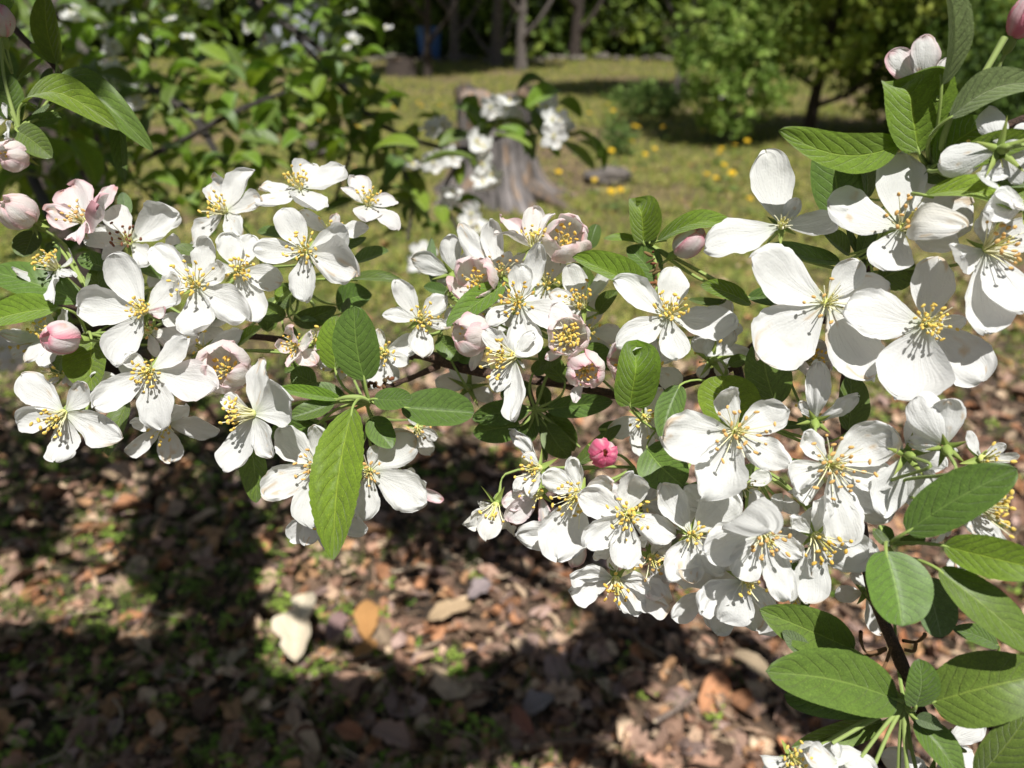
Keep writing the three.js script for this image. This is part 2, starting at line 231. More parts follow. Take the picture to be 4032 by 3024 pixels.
// a bud or a half-open cup: centre, distance, radius in picture units, axis
function bud(cx, cy, d, r, ax, ay, o = {}) {
  const C = at(cx, cy, d), n = dirN(ax, ay, o.back), Rr = r * sect[2] / FS * d, el = o.el ?? 1.1, g = new THREE.Group(); g.name = o.open ? 'half_open_blossom' : 'flower_bud'; g.position.copy(C).sub(BR.position); BR.add(g);
  if (o.label) g.userData.label = o.label;
  const off = (q) => q.translate(-C.x, -C.y, -C.z), e1 = V(n.y, n.z, n.x).cross(n).normalize(), e2 = n.clone().cross(e1), turn = R() * 6;
  for (let i = 0; i < 5; i++) {
    const s = R() * 40, pm = ((o.phi ? o.phi + 0.25 : 0) || (o.open ? 2.35 : 2.75)) * (o.open ? rr(0.88, 1.12) : rr(0.92, 1.06)), th = turn + i * 1.2566, lay = 1 + 0.035 * (i * 2 % 5) , D0 = (o.open ? rr(0.72, 0.92) : 0.86), fl = o.open ? rr(-0.25, 0.22) : 0, rag = o.open ? 1 : 0.35, lean = rr(-0.25, 0.25), inn = o.open ? 0 : rr(0, 0.06);
    part('petal', off(gridGeo(13, 10, (q, vv) => {
      const u = 1 - (1 - q) ** 1.3, v = vv * 2 - 1, f = Math.min(3.06, 0.1 + u * pm), w = D0 * (0.35 + 0.65 * Math.sin(Math.min(1, u * 1.5) * Math.PI / 2)) * (u > 0.7 ? Math.sqrt(1 - ((u - 0.7) / 0.301) ** 2) ** 0.8 : 1), rip = 1 + (0.06 + 0.10 * rag * u) * noise(u * 3 + s, v * 2, s) + (0.02 + 0.05 * rag * u) * noise(u * 8 + s, v * 6, s) + rag * 0.10 * u * v * v * noise(s, v * 2, 3);
      const a = th + lean * u * rag + v * w / Math.max(0.45, Math.sin(f) ** 0.6), rad = Rr * (lay - inn * u) * rip * (Math.sin(f) * (1 + fl * u * u) + 0.05), hh = -Math.cos(f * (1 - 0.05 * rag * Math.abs(v))) * el * Rr * (lay * 0.5 + 0.5) - rag * 0.12 * Rr * u * u * v * v + rag * 0.08 * Rr * u * u * noise(v * 5 + s, 2, s);
      return { p: C.clone().addScaledVector(e1, Math.cos(a) * rad).addScaledVector(e2, Math.sin(a) * rad).addScaledVector(n, hh), c: petalColor(u, v, o.pink ?? 0.4, s, o.cream ?? 0.5), t: [vv, u] };
    })), mPetal, g);
  }
  const Bp = C.clone().addScaledVector(n, -Rr * el);
  if (o.open || o.st) part('stamens', off(stamenGeo(Bp.clone().addScaledVector(n, 0.001), n, { len: Rr * 1.2, spread: 0.34, n: 14, col: 'y', ...(o.st || {}) })), mStamen, g);
  part('calyx', off(calyxGeo(Bp, n, o.sepal ?? 0.006, o.open ? 0.5 : 0.3)), mGreenStem, g);
  if (hub) part('flower_stalk', off(pedicel(g, Bp.clone().addScaledVector(n, -0.004), n.clone().negate())), mGreenStem, g);
  return g;
}
// a leaf: stalk end, tip, full width in picture units, facing
function L(bx, by, bd, tx, ty, td, wpx, nx, ny, kind = 'm', o = {}) {
  const B = at(bx, by, bd), T = at(tx, ty, td), n = dirN(nx, ny, o.back), w = wpx * 0.5 * sect[2] / FS * (bd + td) / 2 * (o.k ?? 1.06), m = { y: mYoung, m: mMature, p: mPale }[kind];
  const g = new THREE.Group(); g.name = 'leaf'; g.position.copy(B).sub(BR.position); BR.add(g);
  const off = (q) => q.translate(-B.x, -B.y, -B.z);
  if (o.label) g.userData.label = o.label;
  part('blade', off(leafGeo(B, T, n, w, o)), m, g);
  const to = o.stalk === 0 ? null : o.to ? at(...o.to) : hub;
  const dirB = B.clone().sub(T).normalize(), e = to && to.distanceTo(B) < 0.075 ? to : B.clone().addScaledVector(dirB, 0.012);
  // the stalk runs on along the blade as the raised midrib on the underside
  const rib = B.clone().lerp(T, 0.12);
  part('leaf_stalk', off(tubeGeo([rib.addScaledVector(n, -0.0005), B, B.clone().addScaledVector(dirB, 0.25 * B.distanceTo(e)).lerp(e, 0.3), e], [0.0004, 0.00065, 0.0008], 6, [1.0, 1.05, 0.85], [1, 1, 0.9], 12)), mGreenStem, g);
  return g;
}
// ================================================================ the flowering branches in front
const narrow = 0.24, wide = 0.42;
// ---- left spray
sec('A'); branch('flowering_branch', place(1150, 1330, 0.39), 'branch crowded with white blossoms and one closed rosy bud, above dark grassy ground');
{
  sec('D'); stem('twig', [at(1650, 520, 0.378), at(1000, 440, 0.392), at(500, 380, 0.385), at(0, 330, 0.38), at(-500, 250, 0.382), at(-1100, 120, 0.39)], [0.0024, 0.0015, 0.0010]);
  sec('A'); setHub(870, 1380, 0.372);
  F(810, 765, 0.352, -0.3, 0.38, [[630, 395, 0.4], [440, 665, 0.3], [660, 880, 0.26, { lift: 0.8 }], [1045, 395, 0.3], [1015, 640, 0.36, { lift: 0.9 }]], { pink: 0.42, st: { col: 'o', n: 14 } });
  F(1245, 965, 0.356, 0.05, 0.3, [[1695, 670, 0.36], [1440, 1185, 0.3], [960, 1085, 0.34], [775, 880, 0.33], [1060, 590, 0.36]], { st: { col: 'b', n: 14, spread: 0.75 } });
  F(545, 1215, 0.35, -0.3, 0.55, [[735, 1070, 0.22, { curl: 0.4 }], [212, 1310, 0.22, { curl: 0.4 }], [455, 1495, 0.26], [420, 1105, 0.2], [700, 1280, 0.2]], { st: { col: 'y' }, max: 0.02 });
  bud(175, 665, 0.352, 150, -0.45, 0.5, { pink: 0.36, el: 1.1, open: true, phi: 2.45, label: 'cream bud flushed pink, just opening' });
  sec('C'); setHub(820, 430, 0.366);
  F(1385, 215, 0.330, 0, 0.22, [[1130, -335, 0.37], [1760, -95, 0.37], [748, 165, 0.37], [1085, 705, 0.36], [1640, 225, 0.3, { curl: 0.4, pink: 0.5 }]], { st: { n: 24, len: 0.007, spread: 0.5 } });
  F(1430, 400, 0.348, 0.1, 0.1, [[1890, 500, 0.36], [1800, 570, 0.3], [1500, 640, 0.3]], { pink: 0.12, st: { col: 'o', n: 8 } });
  bud(580, 470, 0.334, 152, -0.55, 0.02, { pink: 0.88, el: 1.05, cream: 0.1, label: 'rosy pink closed bud with pale ribs' });
  F(490, 420, 0.350, -0.2, 0.3, [[55, 455, 0.2, { curl: 0.2 }], [200, 660, 0.42], [660, 205, 0.3], [480, 235, 0.3], [430, 745, 0.33]], { st: { col: 'y', n: 8 } });
  F(600, 820, 0.352, -0.1, 0, [[470, 900, 0.4], [640, 900, 0.36], [740, 900, 0.36]], { st: { n: 4 } });
  F(1445, 780, 0.326, 0, 0.06, [[1800, 475, 0.4], [2075, 935, 0.35, { pink: 0.08 }], [1490, 1335, 0.42], [912, 1135, 0.36], [1180, 630, 0.4]], { st: { n: 20, spread: 0.62 }, sdir: [0.05, -0.25] });
  F(1590, 1290, 0.338, 0.1, -0.5, [[2100, 1365, 0.36], [1640, 1660, 0.4], [1185, 1615, 0.2], [1250, 1300, 0.3], [1780, 1100, 0.3]], { st: { n: 12 } });
  F(620, 1180, 0.326, -0.05, 0.02, [[180, 815, 0.33], [870, 895, 0.36], [118, 1285, 0.33], [1110, 1420, 0.36], [555, 1655, 0.4]], { st: { n: 16, len: 0.010 }, sdir: [-0.25, -0.5] });
  sec('A'); setHub(2300, 1250, 0.385);
  F(1880, 1380, 0.336, 0.05, 0.2, [[1430, 975, 0.3], [2015, 925, 0.34], [2340, 1660, 0.36], [1885, 1850, 0.42], [2190, 1190, 0.36]], { st: { n: 20, len: 0.010, spread: 0.85 } });
  sec('B'); setHub(560, 1200, 0.388);
  F(215, 670, 0.362, -0.3, 0.34, [[95, 355, 0.36], [415, 232, 0.38], [545, 555, 0.36], [300, 850, 0.36], [-150, 950, 0.42]], { st: { n: 17 }, sdir: [-0.45, 0.3] });
  F(930, 450, 0.366, 0.02, 0.66, [[1040, 165, 0.36], [1355, 225, 0.34], [532, 365, 0.34], [515, 560, 0.36], [1090, 655, 0.38]], { st: { n: 18 }, sdir: [-0.05, 0.6] });
  F(1575, 610, 0.368, 0.3, 0.55, [[1465, 262, 0.34], [1345, 420, 0.26], [1865, 530, 0.38], [1890, 785, 0.36], [1560, 735, 0.36, { lift: 0.6 }]], { st: { n: 13, col: 'y' }, pink: 0.06 });
  F(985, 1050, 0.340, 0, 0.14, [[740, 635, 0.42], [1420, 870, 0.42, { curl: 0.25 }], [495, 1045, 0.36], [1480, 1270, 0.36], [960, 1512, 0.4]], { st: { n: 18, spread: 0.8 } });
  F(1230, 880, 0.362, 0.1, 0.3, [[925, 668, 0.36], [1275, 683, 0.36, { pink: 0.2 }], [1585, 795, 0.34], [1240, 1020, 0.4]], { st: { n: 4 } });
  F(330, 1240, 0.347, 0.35, 0.12, [[205, 865, 0.42], [475, 880, 0.42], [760, 1310, 0.42], [530, 1730, 0.42], [100, 1190, 0.36]], { st: { n: 20, len: 0.0095, spread: 0.5 }, sdir: [0.5, 0.02] });
  sec('D'); setHub(330, 480, 0.365);
  F(0, 480, 0.352, 0.1, 0.2, [[318, 335, 0.3], [185, 430, 0.36], [0, 340, 0.36]], { st: { n: 5 } });
  bud(160, 620, 0.333, 185, 0.1, 0.05, { open: true, pink: 0.28, cream: 0.4, phi: 2.1, st: { n: 14, col: 'g' }, label: 'half-open blush blossom showing golden stamens' });
  F(735, 450, 0.342, -0.2, 0.15, [[680, 325, 0.42], [552, 450, 0.36], [700, 608, 0.4], [835, 560, 0.4], [840, 380, 0.4]], { lift: 0.7, pink: 0.28, cream: 0.3, max: 0.014, st: { n: 16, len: 0.006, col: 'g' } });
  F(880, 410, 0.352, 0.1, 0.3, [[848, 315, 0.4], [920, 325, 0.36], [925, 490, 0.4]], { pink: 0.3, max: 0.014, st: { n: 3 } });
  sec('A'); setHub(1500, 1500, 0.378); FR(1650, 1150, 0.368, 0, 0.2, 360, { st: { n: 6 } }); FR(1900, 1750, 0.362, 0.1, 0, 360, { st: { n: 6 } }); sec('C'); FR(1250, 950, 0.352, -0.1, -0.1, 360, { st: { n: 6 } }); FR(330, 500, 0.36, -0.2, 0.1, 330, { st: { n: 6 } });
  // leaves of the spray
  sec('A'); setHub(880, 1500, 0.362);
  L(780, 1530, 0.354, -120, 1230, 0.352, 360, 0.1, 0.55, 'm', { fold: 0.15 });
  L(970, 1580, 0.362, 930, 1195, 0.366, 205, 0.0, -0.2, 'm', { p: 0.5, fold: 0.25 });
  L(1050, 1215, 0.366, 750, 1105, 0.365, 200, 0.1, 0.5, 'm');
  L(1960, 1060, 0.368, 1635, 1020, 0.362, 150, 0, 0.5, 'm');
  L(1580, 1310, 0.368, 1340, 1235, 0.36, 150, 0, 0.5, 'm');
  L(320, 850, 0.368, 225, 1105, 0.362, 260, 0, 0.4, 'm', { p: 0.5 });
  L(1200, 740, 0.370, 1185, 480, 0.372, 130, 0.5, 0.2, 'p');
  L(490, 960, 0.37, 560, 1150, 0.368, 130, 0.2, 0.1, 'm', { p: 0.5 });
  sec('C'); setHub(830, 420, 0.364);
  L(570, 175, 0.346, -170, 330, 0.342, 320, 0.05, 0.45, 'y', { fold: 0.3, bend: 0.06 });
  L(880, 490, 0.352, 885, 975, 0.346, 430, -0.1, 0.42, 'y', { fold: 0.35, tint: 0.8 });
  L(640, 590, 0.355, 555, 850, 0.352, 190, -0.3, 0.3, 'm');
  L(1235, 1070, 0.352, 1040, 1600, 0.345, 250, -0.2, 0.25, 'm', { fold: 0.2 });
  L(2000, 330, 0.36, 2190, 60, 0.365, 120, 0.3, 0.3, 'm');
  sec('B'); setHub(900, 1330, 0.388);
  L(800, 905, 0.378, 520, 865, 0.376, 140, 0, 0.5, 'm');
  L(1440, 1160, 0.376, 1785, 1045, 0.372, 175, 0.1, 0.5, 'm', { fold: 0.5 });
  L(1420, 1320, 0.372, 1930, 1350, 0.368, 135, 0, 0.6, 'm', { bend: 0.12 });
  L(1290, 1025, 0.378, 1570, 915, 0.372, 90, 0, -0.3, 'm');
  L(830, 1400, 0.37, 705, 1535, 0.366, 130, 0.1, 0.4, 'y');
  sec('D');
  L(710, 250, 0.378, 1050, 140, 0.372, 170, 0, -0.35, 'm'); L(650, 220, 0.378, 450, 110, 0.374, 160, 0, -0.3, 'm');
  L(760, 230, 0.372, 900, 250, 0.37, 60, 0, 0.5, 'm'); L(260, 445, 0.355, 462, 292, 0.35, 120, 0, 0.45, 'y');
  L(1095, 185, 0.37, 1150, 65, 0.368, 60, 0.2, 0.2, 'p'); L(600, 130, 0.385, 760, -20, 0.382, 200, 0, 0.2, 'm'); L(1050, 120, 0.39, 1330, 40, 0.385, 220, 0, 0.1, 'm');
  L(500, 330, 0.39, 560, 60, 0.39, 170, 0.1, 0.1, 'm'); L(640, 330, 0.385, 760, 420, 0.38, 160, 0, -0.3, 'm');
}
// ---- leafy spur with the long hanging leaf
sec('D'); branch('flowering_branch', at(1850, 600, 0.372), 'leafy spur with one long pale leaf hanging straight down among white blossoms');
{
  stem('twig', [at(1850, 600, 0.372), at(1650, 690, 0.362), at(1510, 745, 0.353), at(1340, 870, 0.338)], [0.0017, 0.0013, 0.0013, 0.0010]);
  for (let i = 0; i < 15; i++) { const p = at(rr(1300, 1530), rr(700, 770), 0.348 + rr(-0.004, 0.004)); part('dried_scale', loc(blobGeo(p, V(rr(-1, 1), rr(-1, 1), rr(-1, 1)).normalize(), rr(0.001, 0.0022), rr(0.0006, 0.0011), [rr(0.6, 1.2), 0.8, 0.7], 4, 6)), mDry, BR); }
  setHub(1310, 885, 0.336);
  stem('shoot', [at(1320, 880, 0.335), at(1220, 850, 0.334), at(1120, 850, 0.334), at(1050, 870, 0.336)], [0.0013, 0.0013, 0.0010, 0.0007], mGreenStem, 8, 0.05);
  L(1270, 715, 0.330, 1190, 130, 0.322, 350, -0.08, 0.30, 'm', { p: 0.55, fold: 0.12, bend: 0.03, label: 'dark glossy oval leaf standing upright' });
  L(1040, 630, 0.346, 1050, 205, 0.345, 250, -0.35, 0.15, 'y', { p: 0.55, fold: 0.25 });
  L(1175, 935, 0.318, 1025, 2130, 0.298, 385, -0.05, 0.42, 'y', { p: 0.74, fold: 0.3, bend: 0.05, serr: 0.075, quilt: 0.010, fine: true, tint: 0.92, sk: 0.9, label: 'long pale green serrated leaf hanging straight down' });
  L(1560, 925, 0.338, 2135, 970, 0.336, 310, 0, 0.42, 'm', { p: 0.5, fold: 0.28 });
  L(1345, 860, 0.332, 1645, 865, 0.326, 180, 0, 0.4, 'm', { p: 0.52, fold: 0.12 });
  L(1085, 865, 0.338, 590, 775, 0.332, 120, 0, 0.5, 'y', { fold: 0.5 });
  L(1115, 835, 0.346, 810, 770, 0.344, 130, 0, 0.5, 'm');
  L(1035, 890, 0.338, 680, 1010, 0.332, 165, 0, 0.5, 'm', { fold: 0.3 });
  L(890, 1045, 0.35, 520, 1140, 0.348, 220, 0, -0.3, 'm'); L(1320, 1010, 0.345, 1490, 1250, 0.34, 200, 0.1, 0.4, 'm');
  L(890, 745, 0.356, 690, 650, 0.354, 190, 0, 0.1, 'm'); L(930, 500, 0.362, 640, 655, 0.358, 150, 0, 0.35, 'm');
  L(370, 1190, 0.345, 420, 1680, 0.342, 210, 0.15, 0.3, 'm'); L(900, 1060, 0.346, 740, 1300, 0.342, 130, 0.1, 0.4, 'm');
  setHub(960, 1050, 0.350);
  F(400, 980, 0.326, -0.45, 0.03, [[420, 552, 0.3], [755, 870, 0.42], [500, 1318, 0.4], [175, 1430, 0.36], [150, 850, 0.33]], { st: { n: 22, len: 0.0115, spread: 0.5 }, sdir: [-0.75, 0.05] });
  F(890, 1390, 0.330, -0.1, 0.05, [[560, 1105, 0.4], [890, 1062, 0.36], [482, 1610, 0.4], [840, 1875, 0.36], [1180, 1300, 0.36]], { st: { n: 17, col: 'o', spread: 0.85 } });
  setHub(1330, 1000, 0.350);
  F(1310, 1430, 0.345, 0.05, 0.05, [[1670, 1160, 0.42], [1730, 1680, 0.42], [1345, 1235, 0.3], [1120, 1500, 0.36], [1250, 1820, 0.36]], { st: { n: 12, col: 'o' } });
  F(1600, 1560, 0.362, 0.2, -0.1, [[1890, 1655, 0.2, { pink: 0.5 }], [1760, 1520, 0.4], [1640, 1400, 0.36]], { st: { n: 3 } });
  F(950, 1730, 0.342, 0, -0.25, [[680, 1980, 0.36], [810, 2000, 0.36], [1285, 1905, 0.4], [1000, 2050, 0.36], [720, 1650, 0.3]], { st: { n: 12 } });
  F(1690, 1090, 0.372, 0.2, -0.2, [[1840, 1170, 0.4], [1790, 1300, 0.4], [1620, 1000, 0.36]], { st: { n: 8, col: 'o' } });
  F(1080, 590, 0.368, 0, 0.1, [[905, 600, 0.4], [1090, 720, 0.4], [960, 470, 0.36]], { st: { n: 8 } });
}
// ---- centre spray on the brown branch
sec('I'); branch('flowering_branch', at(-40, 250, 0.374), 'brown woody branch with many half-open blush blossoms and upright bright young leaves');
{
  sec('D'); const w0 = [at(1620, 505, 0.378), at(1780, 525, 0.374), at(1960, 590, 0.372)]; sec('I');
  stem('woody_branch', [...w0, at(240, 320, 0.372), at(640, 400, 0.374), at(1170, 470, 0.376), at(1700, 560, 0.372), place(2900, 1430, 0.362), place(3050, 1300, 0.35), place(3260, 1250, 0.345), place(3425, 1310, 0.346)], [0.0024, 0.0027, 0.0026, 0.0025, 0.0026, 0.0027, 0.0028, 0.003, 0.003]);
  stem('side_twig', [at(820, 440, 0.374), at(880, 640, 0.368), at(900, 700, 0.364)], [0.0016, 0.0014, 0.0012]);
  // upper part
  sec('E'); setHub(1180, 1250, 0.362);
  F(1080, 1060, 0.330, -0.15, 0.14, [[1090, 685, 0.42], [780, 1235, 0.36], [1170, 1600, 0.36], [1300, 500, 0.24, { curl: 0.15 }], [1560, 1260, 0.4]], { st: { n: 19, len: 0.0105, spread: 0.7, col: 'g' } });
  F(1700, 1090, 0.337, -0.1, 0.28, [[1550, 695, 0.36], [1950, 715, 0.2], [1380, 950, 0.36], [1560, 1200, 0.36]], { st: { n: 16, col: 'g', len: 0.0095 }, sdir: [-0.4, 0.5] });
  F(1215, 530, 0.346, -0.05, 0.9, [[1215, 100, 0.34, { dz: 0.004 }], [905, 315, 0.42, { dz: -0.008, cross: 0.4 }], [925, 205, 0.3, { dz: 0.01, pink: 0.4 }], [1365, 150, 0.16, { dz: 0.0 }], [1330, 330, 0.3, { dz: 0.008 }]], { st: { n: 14 }, pink: 0.1, cream: 0.3, sepal: 0.008 });
  bud(1530, 430, 0.345, 195, 0.08, 0.35, { open: true, pink: 0.3, cream: 0.6, phi: 2.2, st: { col: 'g' }, label: 'cream half-open blossom edged with pink' });
  setHub(420, 1000, 0.375);
  F(440, 780, 0.368, 0, 0.5, [[428, 400, 0.36], [755, 520, 0.36], [70, 600, 0.36], [300, 890, 0.3], [180, 720, 0.33]], { back: true, st: { n: 8 }, sepal: 0.009 });
  bud(660, 815, 0.342, 195, -0.2, 0.2, { open: true, pink: 0.32, cream: 0.4, phi: 1.9, st: { col: 'g', n: 12 } });
  F(900, 780, 0.354, 0.1, 0.4, [[508, 318, 0.22], [790, 290, 0.26], [1235, 640, 0.42], [1000, 560, 0.3], [830, 700, 0.36]], { st: { n: 10, col: 'o' }, max: 0.032 });
  bud(620, 1345, 0.332, 172, -0.75, -0.05, { pink: 0.42, cream: 0.4, open: true, phi: 2.35, label: 'rosy half-open bud lying sideways beneath a leaf' });
  F(760, 1400, 0.336, 0.1, -0.5, [[620, 1690, 0.22, { pink: 0.2 }], [720, 1500, 0.3]], { st: 0 });
  bud(1550, 1370, 0.322, 175, -0.12, 0.12, { open: true, pink: 0.3, cream: 0.5, phi: 1.85, el: 1.2, st: { n: 30, len: 0.011, spread: 0.5, col: 'y' }, label: 'half-open blossom packed with golden stamens' });
  F(1560, 1480, 0.325, -0.2, -0.3, [[1340, 1590, 0.3, { pink: 0.4 }], [1600, 1640, 0.36], [1480, 1060, 0.3, { pink: 0.2, dz: 0.006 }]], { st: 0 });
  sec('D'); setHub(1870, 330, 0.375);
  F(1710, 245, 0.350, 0.12, 0.2, [[1510, -70, 0.3], [1910, 45, 0.36], [1930, 290, 0.24], [1425, 185, 0.3], [1735, 530, 0.42]], { st: { n: 18 }, sdir: [0.35, 0.1] });
  F(1420, 500, 0.358, 0.1, 0, [[1610, 580, 0.4], [1500, 730, 0.42], [1310, 770, 0.36], [1720, 400, 0.36], [1380, 310, 0.3]], { st: { n: 12 } });
  F(2090, 770, 0.386, 0, 0, [[1840, 720, 0.42], [2230, 590, 0.42], [2040, 920, 0.42], [2280, 860, 0.42], [1960, 560, 0.36]], { back: true, st: { n: 4 }, sepal: 0.011 });
  sec('I'); setHub(1000, 330, 0.368);
  F(720, 230, 0.322, -0.45, 0.02, [[450, 10, 0.36], [705, 790, 0.22], [540, 520, 0.36], [810, 330, 0.14], [880, 20, 0.3]], { st: { n: 20, len: 0.0115, spread: 0.62 }, sdir: [-0.75, -0.05] });
  bud(1340, 360, 0.320, 150, 0.05, -0.2, { open: true, pink: 0.5, cream: 0.4, phi: 2.15, st: { n: 12, col: 'g' }, label: 'half-open blossom splashed with strong pink' });
  F(1330, 430, 0.322, 0.1, -0.5, [[1235, 630, 0.3], [1450, 470, 0.36]], { pink: 0.15, st: 0 });
  bud(1700, 285, 0.324, 150, 0.0, -0.05, { open: true, pink: 0.45, cream: 0.5, phi: 1.9, st: { n: 10, col: 'g' } });
  F(1690, 430, 0.328, 0, -0.4, [[1590, 430, 0.3], [1770, 450, 0.3]], { pink: 0.5, st: 0, max: 0.012 });
  sec('G'); setHub(600, 1430, 0.352);
  F(805, 1180, 0.318, 0, 0.25, [[318, 812, 0.36], [880, 692, 0.42], [1462, 1225, 0.36], [338, 1425, 0.34], [890, 1620, 0.4]], { st: { n: 20, len: 0.0095, spread: 0.7, col: 'y' }, sdir: [0, 0.45], label: 'open white star-shaped blossom standing alone' });
  F(1300, 1330, 0.345, 0.1, 0.1, [[1400, 1020, 0.36], [1520, 1300, 0.42], [1200, 1560, 0.42]], { st: { n: 3 } });
  setHub(830, 760, 0.358);
  bud(1010, 470, 0.338, 120, 0.55, 0.45, { pink: 0.75, el: 1.45, cream: 0.3, sepal: 0.011, label: 'slender pink bud held in green sepals' });
  sec('E'); setHub(1180, 1250, 0.372); FR(1350, 880, 0.356, 0, 0.2, 400, { st: { n: 8 } }); FR(700, 1100, 0.366, -0.2, 0.1, 380, { st: { n: 6 } }); FR(1750, 1330, 0.352, 0.1, 0, 380, { pink: 0.1, st: { n: 6 } }); sec('I'); FR(1900, 330, 0.352, 0.1, 0, 330, { st: { n: 5 } }); FR(1850, 760, 0.335, 0, -0.1, 330, { st: { n: 10 } });
  // leaves
  sec('E'); setHub(1000, 1180, 0.36);
  L(930, 880, 0.345, 385, 1285, 0.332, 265, 0, 0.45, 'y', { fold: 0.25, tint: 0.8 });
  L(1770, 530, 0.365, 1830, 300, 0.366, 140, 0.1, 0.3, 'm', { p: 0.5 }); L(1790, 940, 0.352, 1590, 670, 0.352, 160, 0.2, 0.2, 'm');
  L(1840, 1160, 0.35, 2030, 935, 0.345, 160, 0, 0.35, 'm', { fold: 0.5 }); L(300, 1400, 0.368, 510, 1610, 0.364, 190, 0, -0.1, 'm'); L(1450, 1470, 0.35, 1290, 1700, 0.345, 190, 0.1, 0.3, 'm');
  L(260, 900, 0.37, 240, 430, 0.375, 110, 0.6, 0.1, 'p'); L(400, 960, 0.37, 165, 900, 0.365, 140, 0, 0.4, 'm'); L(480, 1590, 0.368, 760, 1500, 0.366, 170, 0, 0, 'm');
  sec('G'); setHub(640, 500, 0.352);
  L(625, 965, 0.338, -115, 615, 0.328, 320, 0.12, 0.38, 'y', { fold: 0.55, bend: 0.10, tint: 0.9 });
  L(570, 480, 0.348, 525, 80, 0.342, 330, 0, 0.1, 'y', { fold: 0.6, p: 0.5, roll: 0.62, heart: 0.2 }); L(610, 420, 0.352, 705, 105, 0.356, 110, 0.3, 0.2, 'p', { tint: 1.1 });
  L(700, 465, 0.345, 1520, 335, 0.335, 220, 0.0, 0.45, 'y', { bend: 0.24, fold: 0.35, label: 'bright arching young leaf with a crinkled tip' });
  L(545, 475, 0.352, 185, 440, 0.348, 90, 0, 0.5, 'y', { bend: 0.12 }); L(660, 480, 0.35, 660, 370, 0.345, 80, 0.3, 0, 'm');
  L(705, 860, 0.352, 410, 520, 0.35, 300, 0.1, 0.25, 'm', { fold: 0.4 });
  L(1600, 1070, 0.335, 1115, 888, 0.328, 200, 0, 0.4, 'y', { fold: 0.2, tint: 0.8 }); L(1360, 1040, 0.345, 1000, 1020, 0.34, 80, 0, 0.1, 'm'); L(1570, 1000, 0.34, 2020, 1070, 0.335, 210, 0, 0.35, 'm');
  L(620, 380, 0.353, 450, 250, 0.352, 50, 0.2, 0.2, 'p');
  sec('I'); setHub(900, 690, 0.363);
  L(850, 700, 0.36, 350, 770, 0.358, 220, 0, 0.05, 'm'); L(770, 830, 0.362, 360, 900, 0.36, 240, 0, -0.25, 'm'); L(1000, 690, 0.36, 1580, 620, 0.352, 200, 0, -0.15, 'm'); L(1160, 450, 0.354, 940, 140, 0.352, 180, -0.1, 0.3, 'm');
  L(1310, 150, 0.352, 1580, 350, 0.348, 220, 0, 0.4, 'm'); L(880, 380, 0.362, 1000, 250, 0.36, 130, 0, -0.2, 'm'); L(900, 720, 0.365, 780, 1000, 0.37, 170, 0, -0.2, 'm'); L(1000, 720, 0.368, 1240, 1050, 0.37, 220, 0, -0.1, 'm');
  L(930, 720, 0.366, 1000, 1140, 0.368, 60, 0.2, 0.1, 'm'); L(1000, 690, 0.362, 940, 480, 0.37, 130, 0, -0.2, 'm'); L(600, 550, 0.366, 870, 480, 0.366, 180, 0, -0.2, 'm');
  for (const [x, y] of [[1290, 1020], [980, 1130], [830, 880]]) stem('flower_stalk', [at(900, 690, 0.363), at((900 + x) / 2 + 10, (690 + y) / 2, 0.366), at(x, y, 0.368)], [0.0008, 0.0006], mGreenStem, 6, 0.02);
  sec('G'); for (let i = 0; i < 14; i++) { const y = rr(560, 930); part('dried_scale', loc(blobGeo(at(650 + rr(-45, 45) + (y > 700 ? 10 : 0), y, 0.335 + rr(-0.002, 0.002)), V(rr(-1, 1), rr(-1, 1), rr(-1, 1)).normalize(), rr(0.0012, 0.003), rr(0.0005, 0.0012), [rr(0.7, 1.5), rr(0.8, 1.3), 0.9], 4, 6)), mDry, BR); }
}
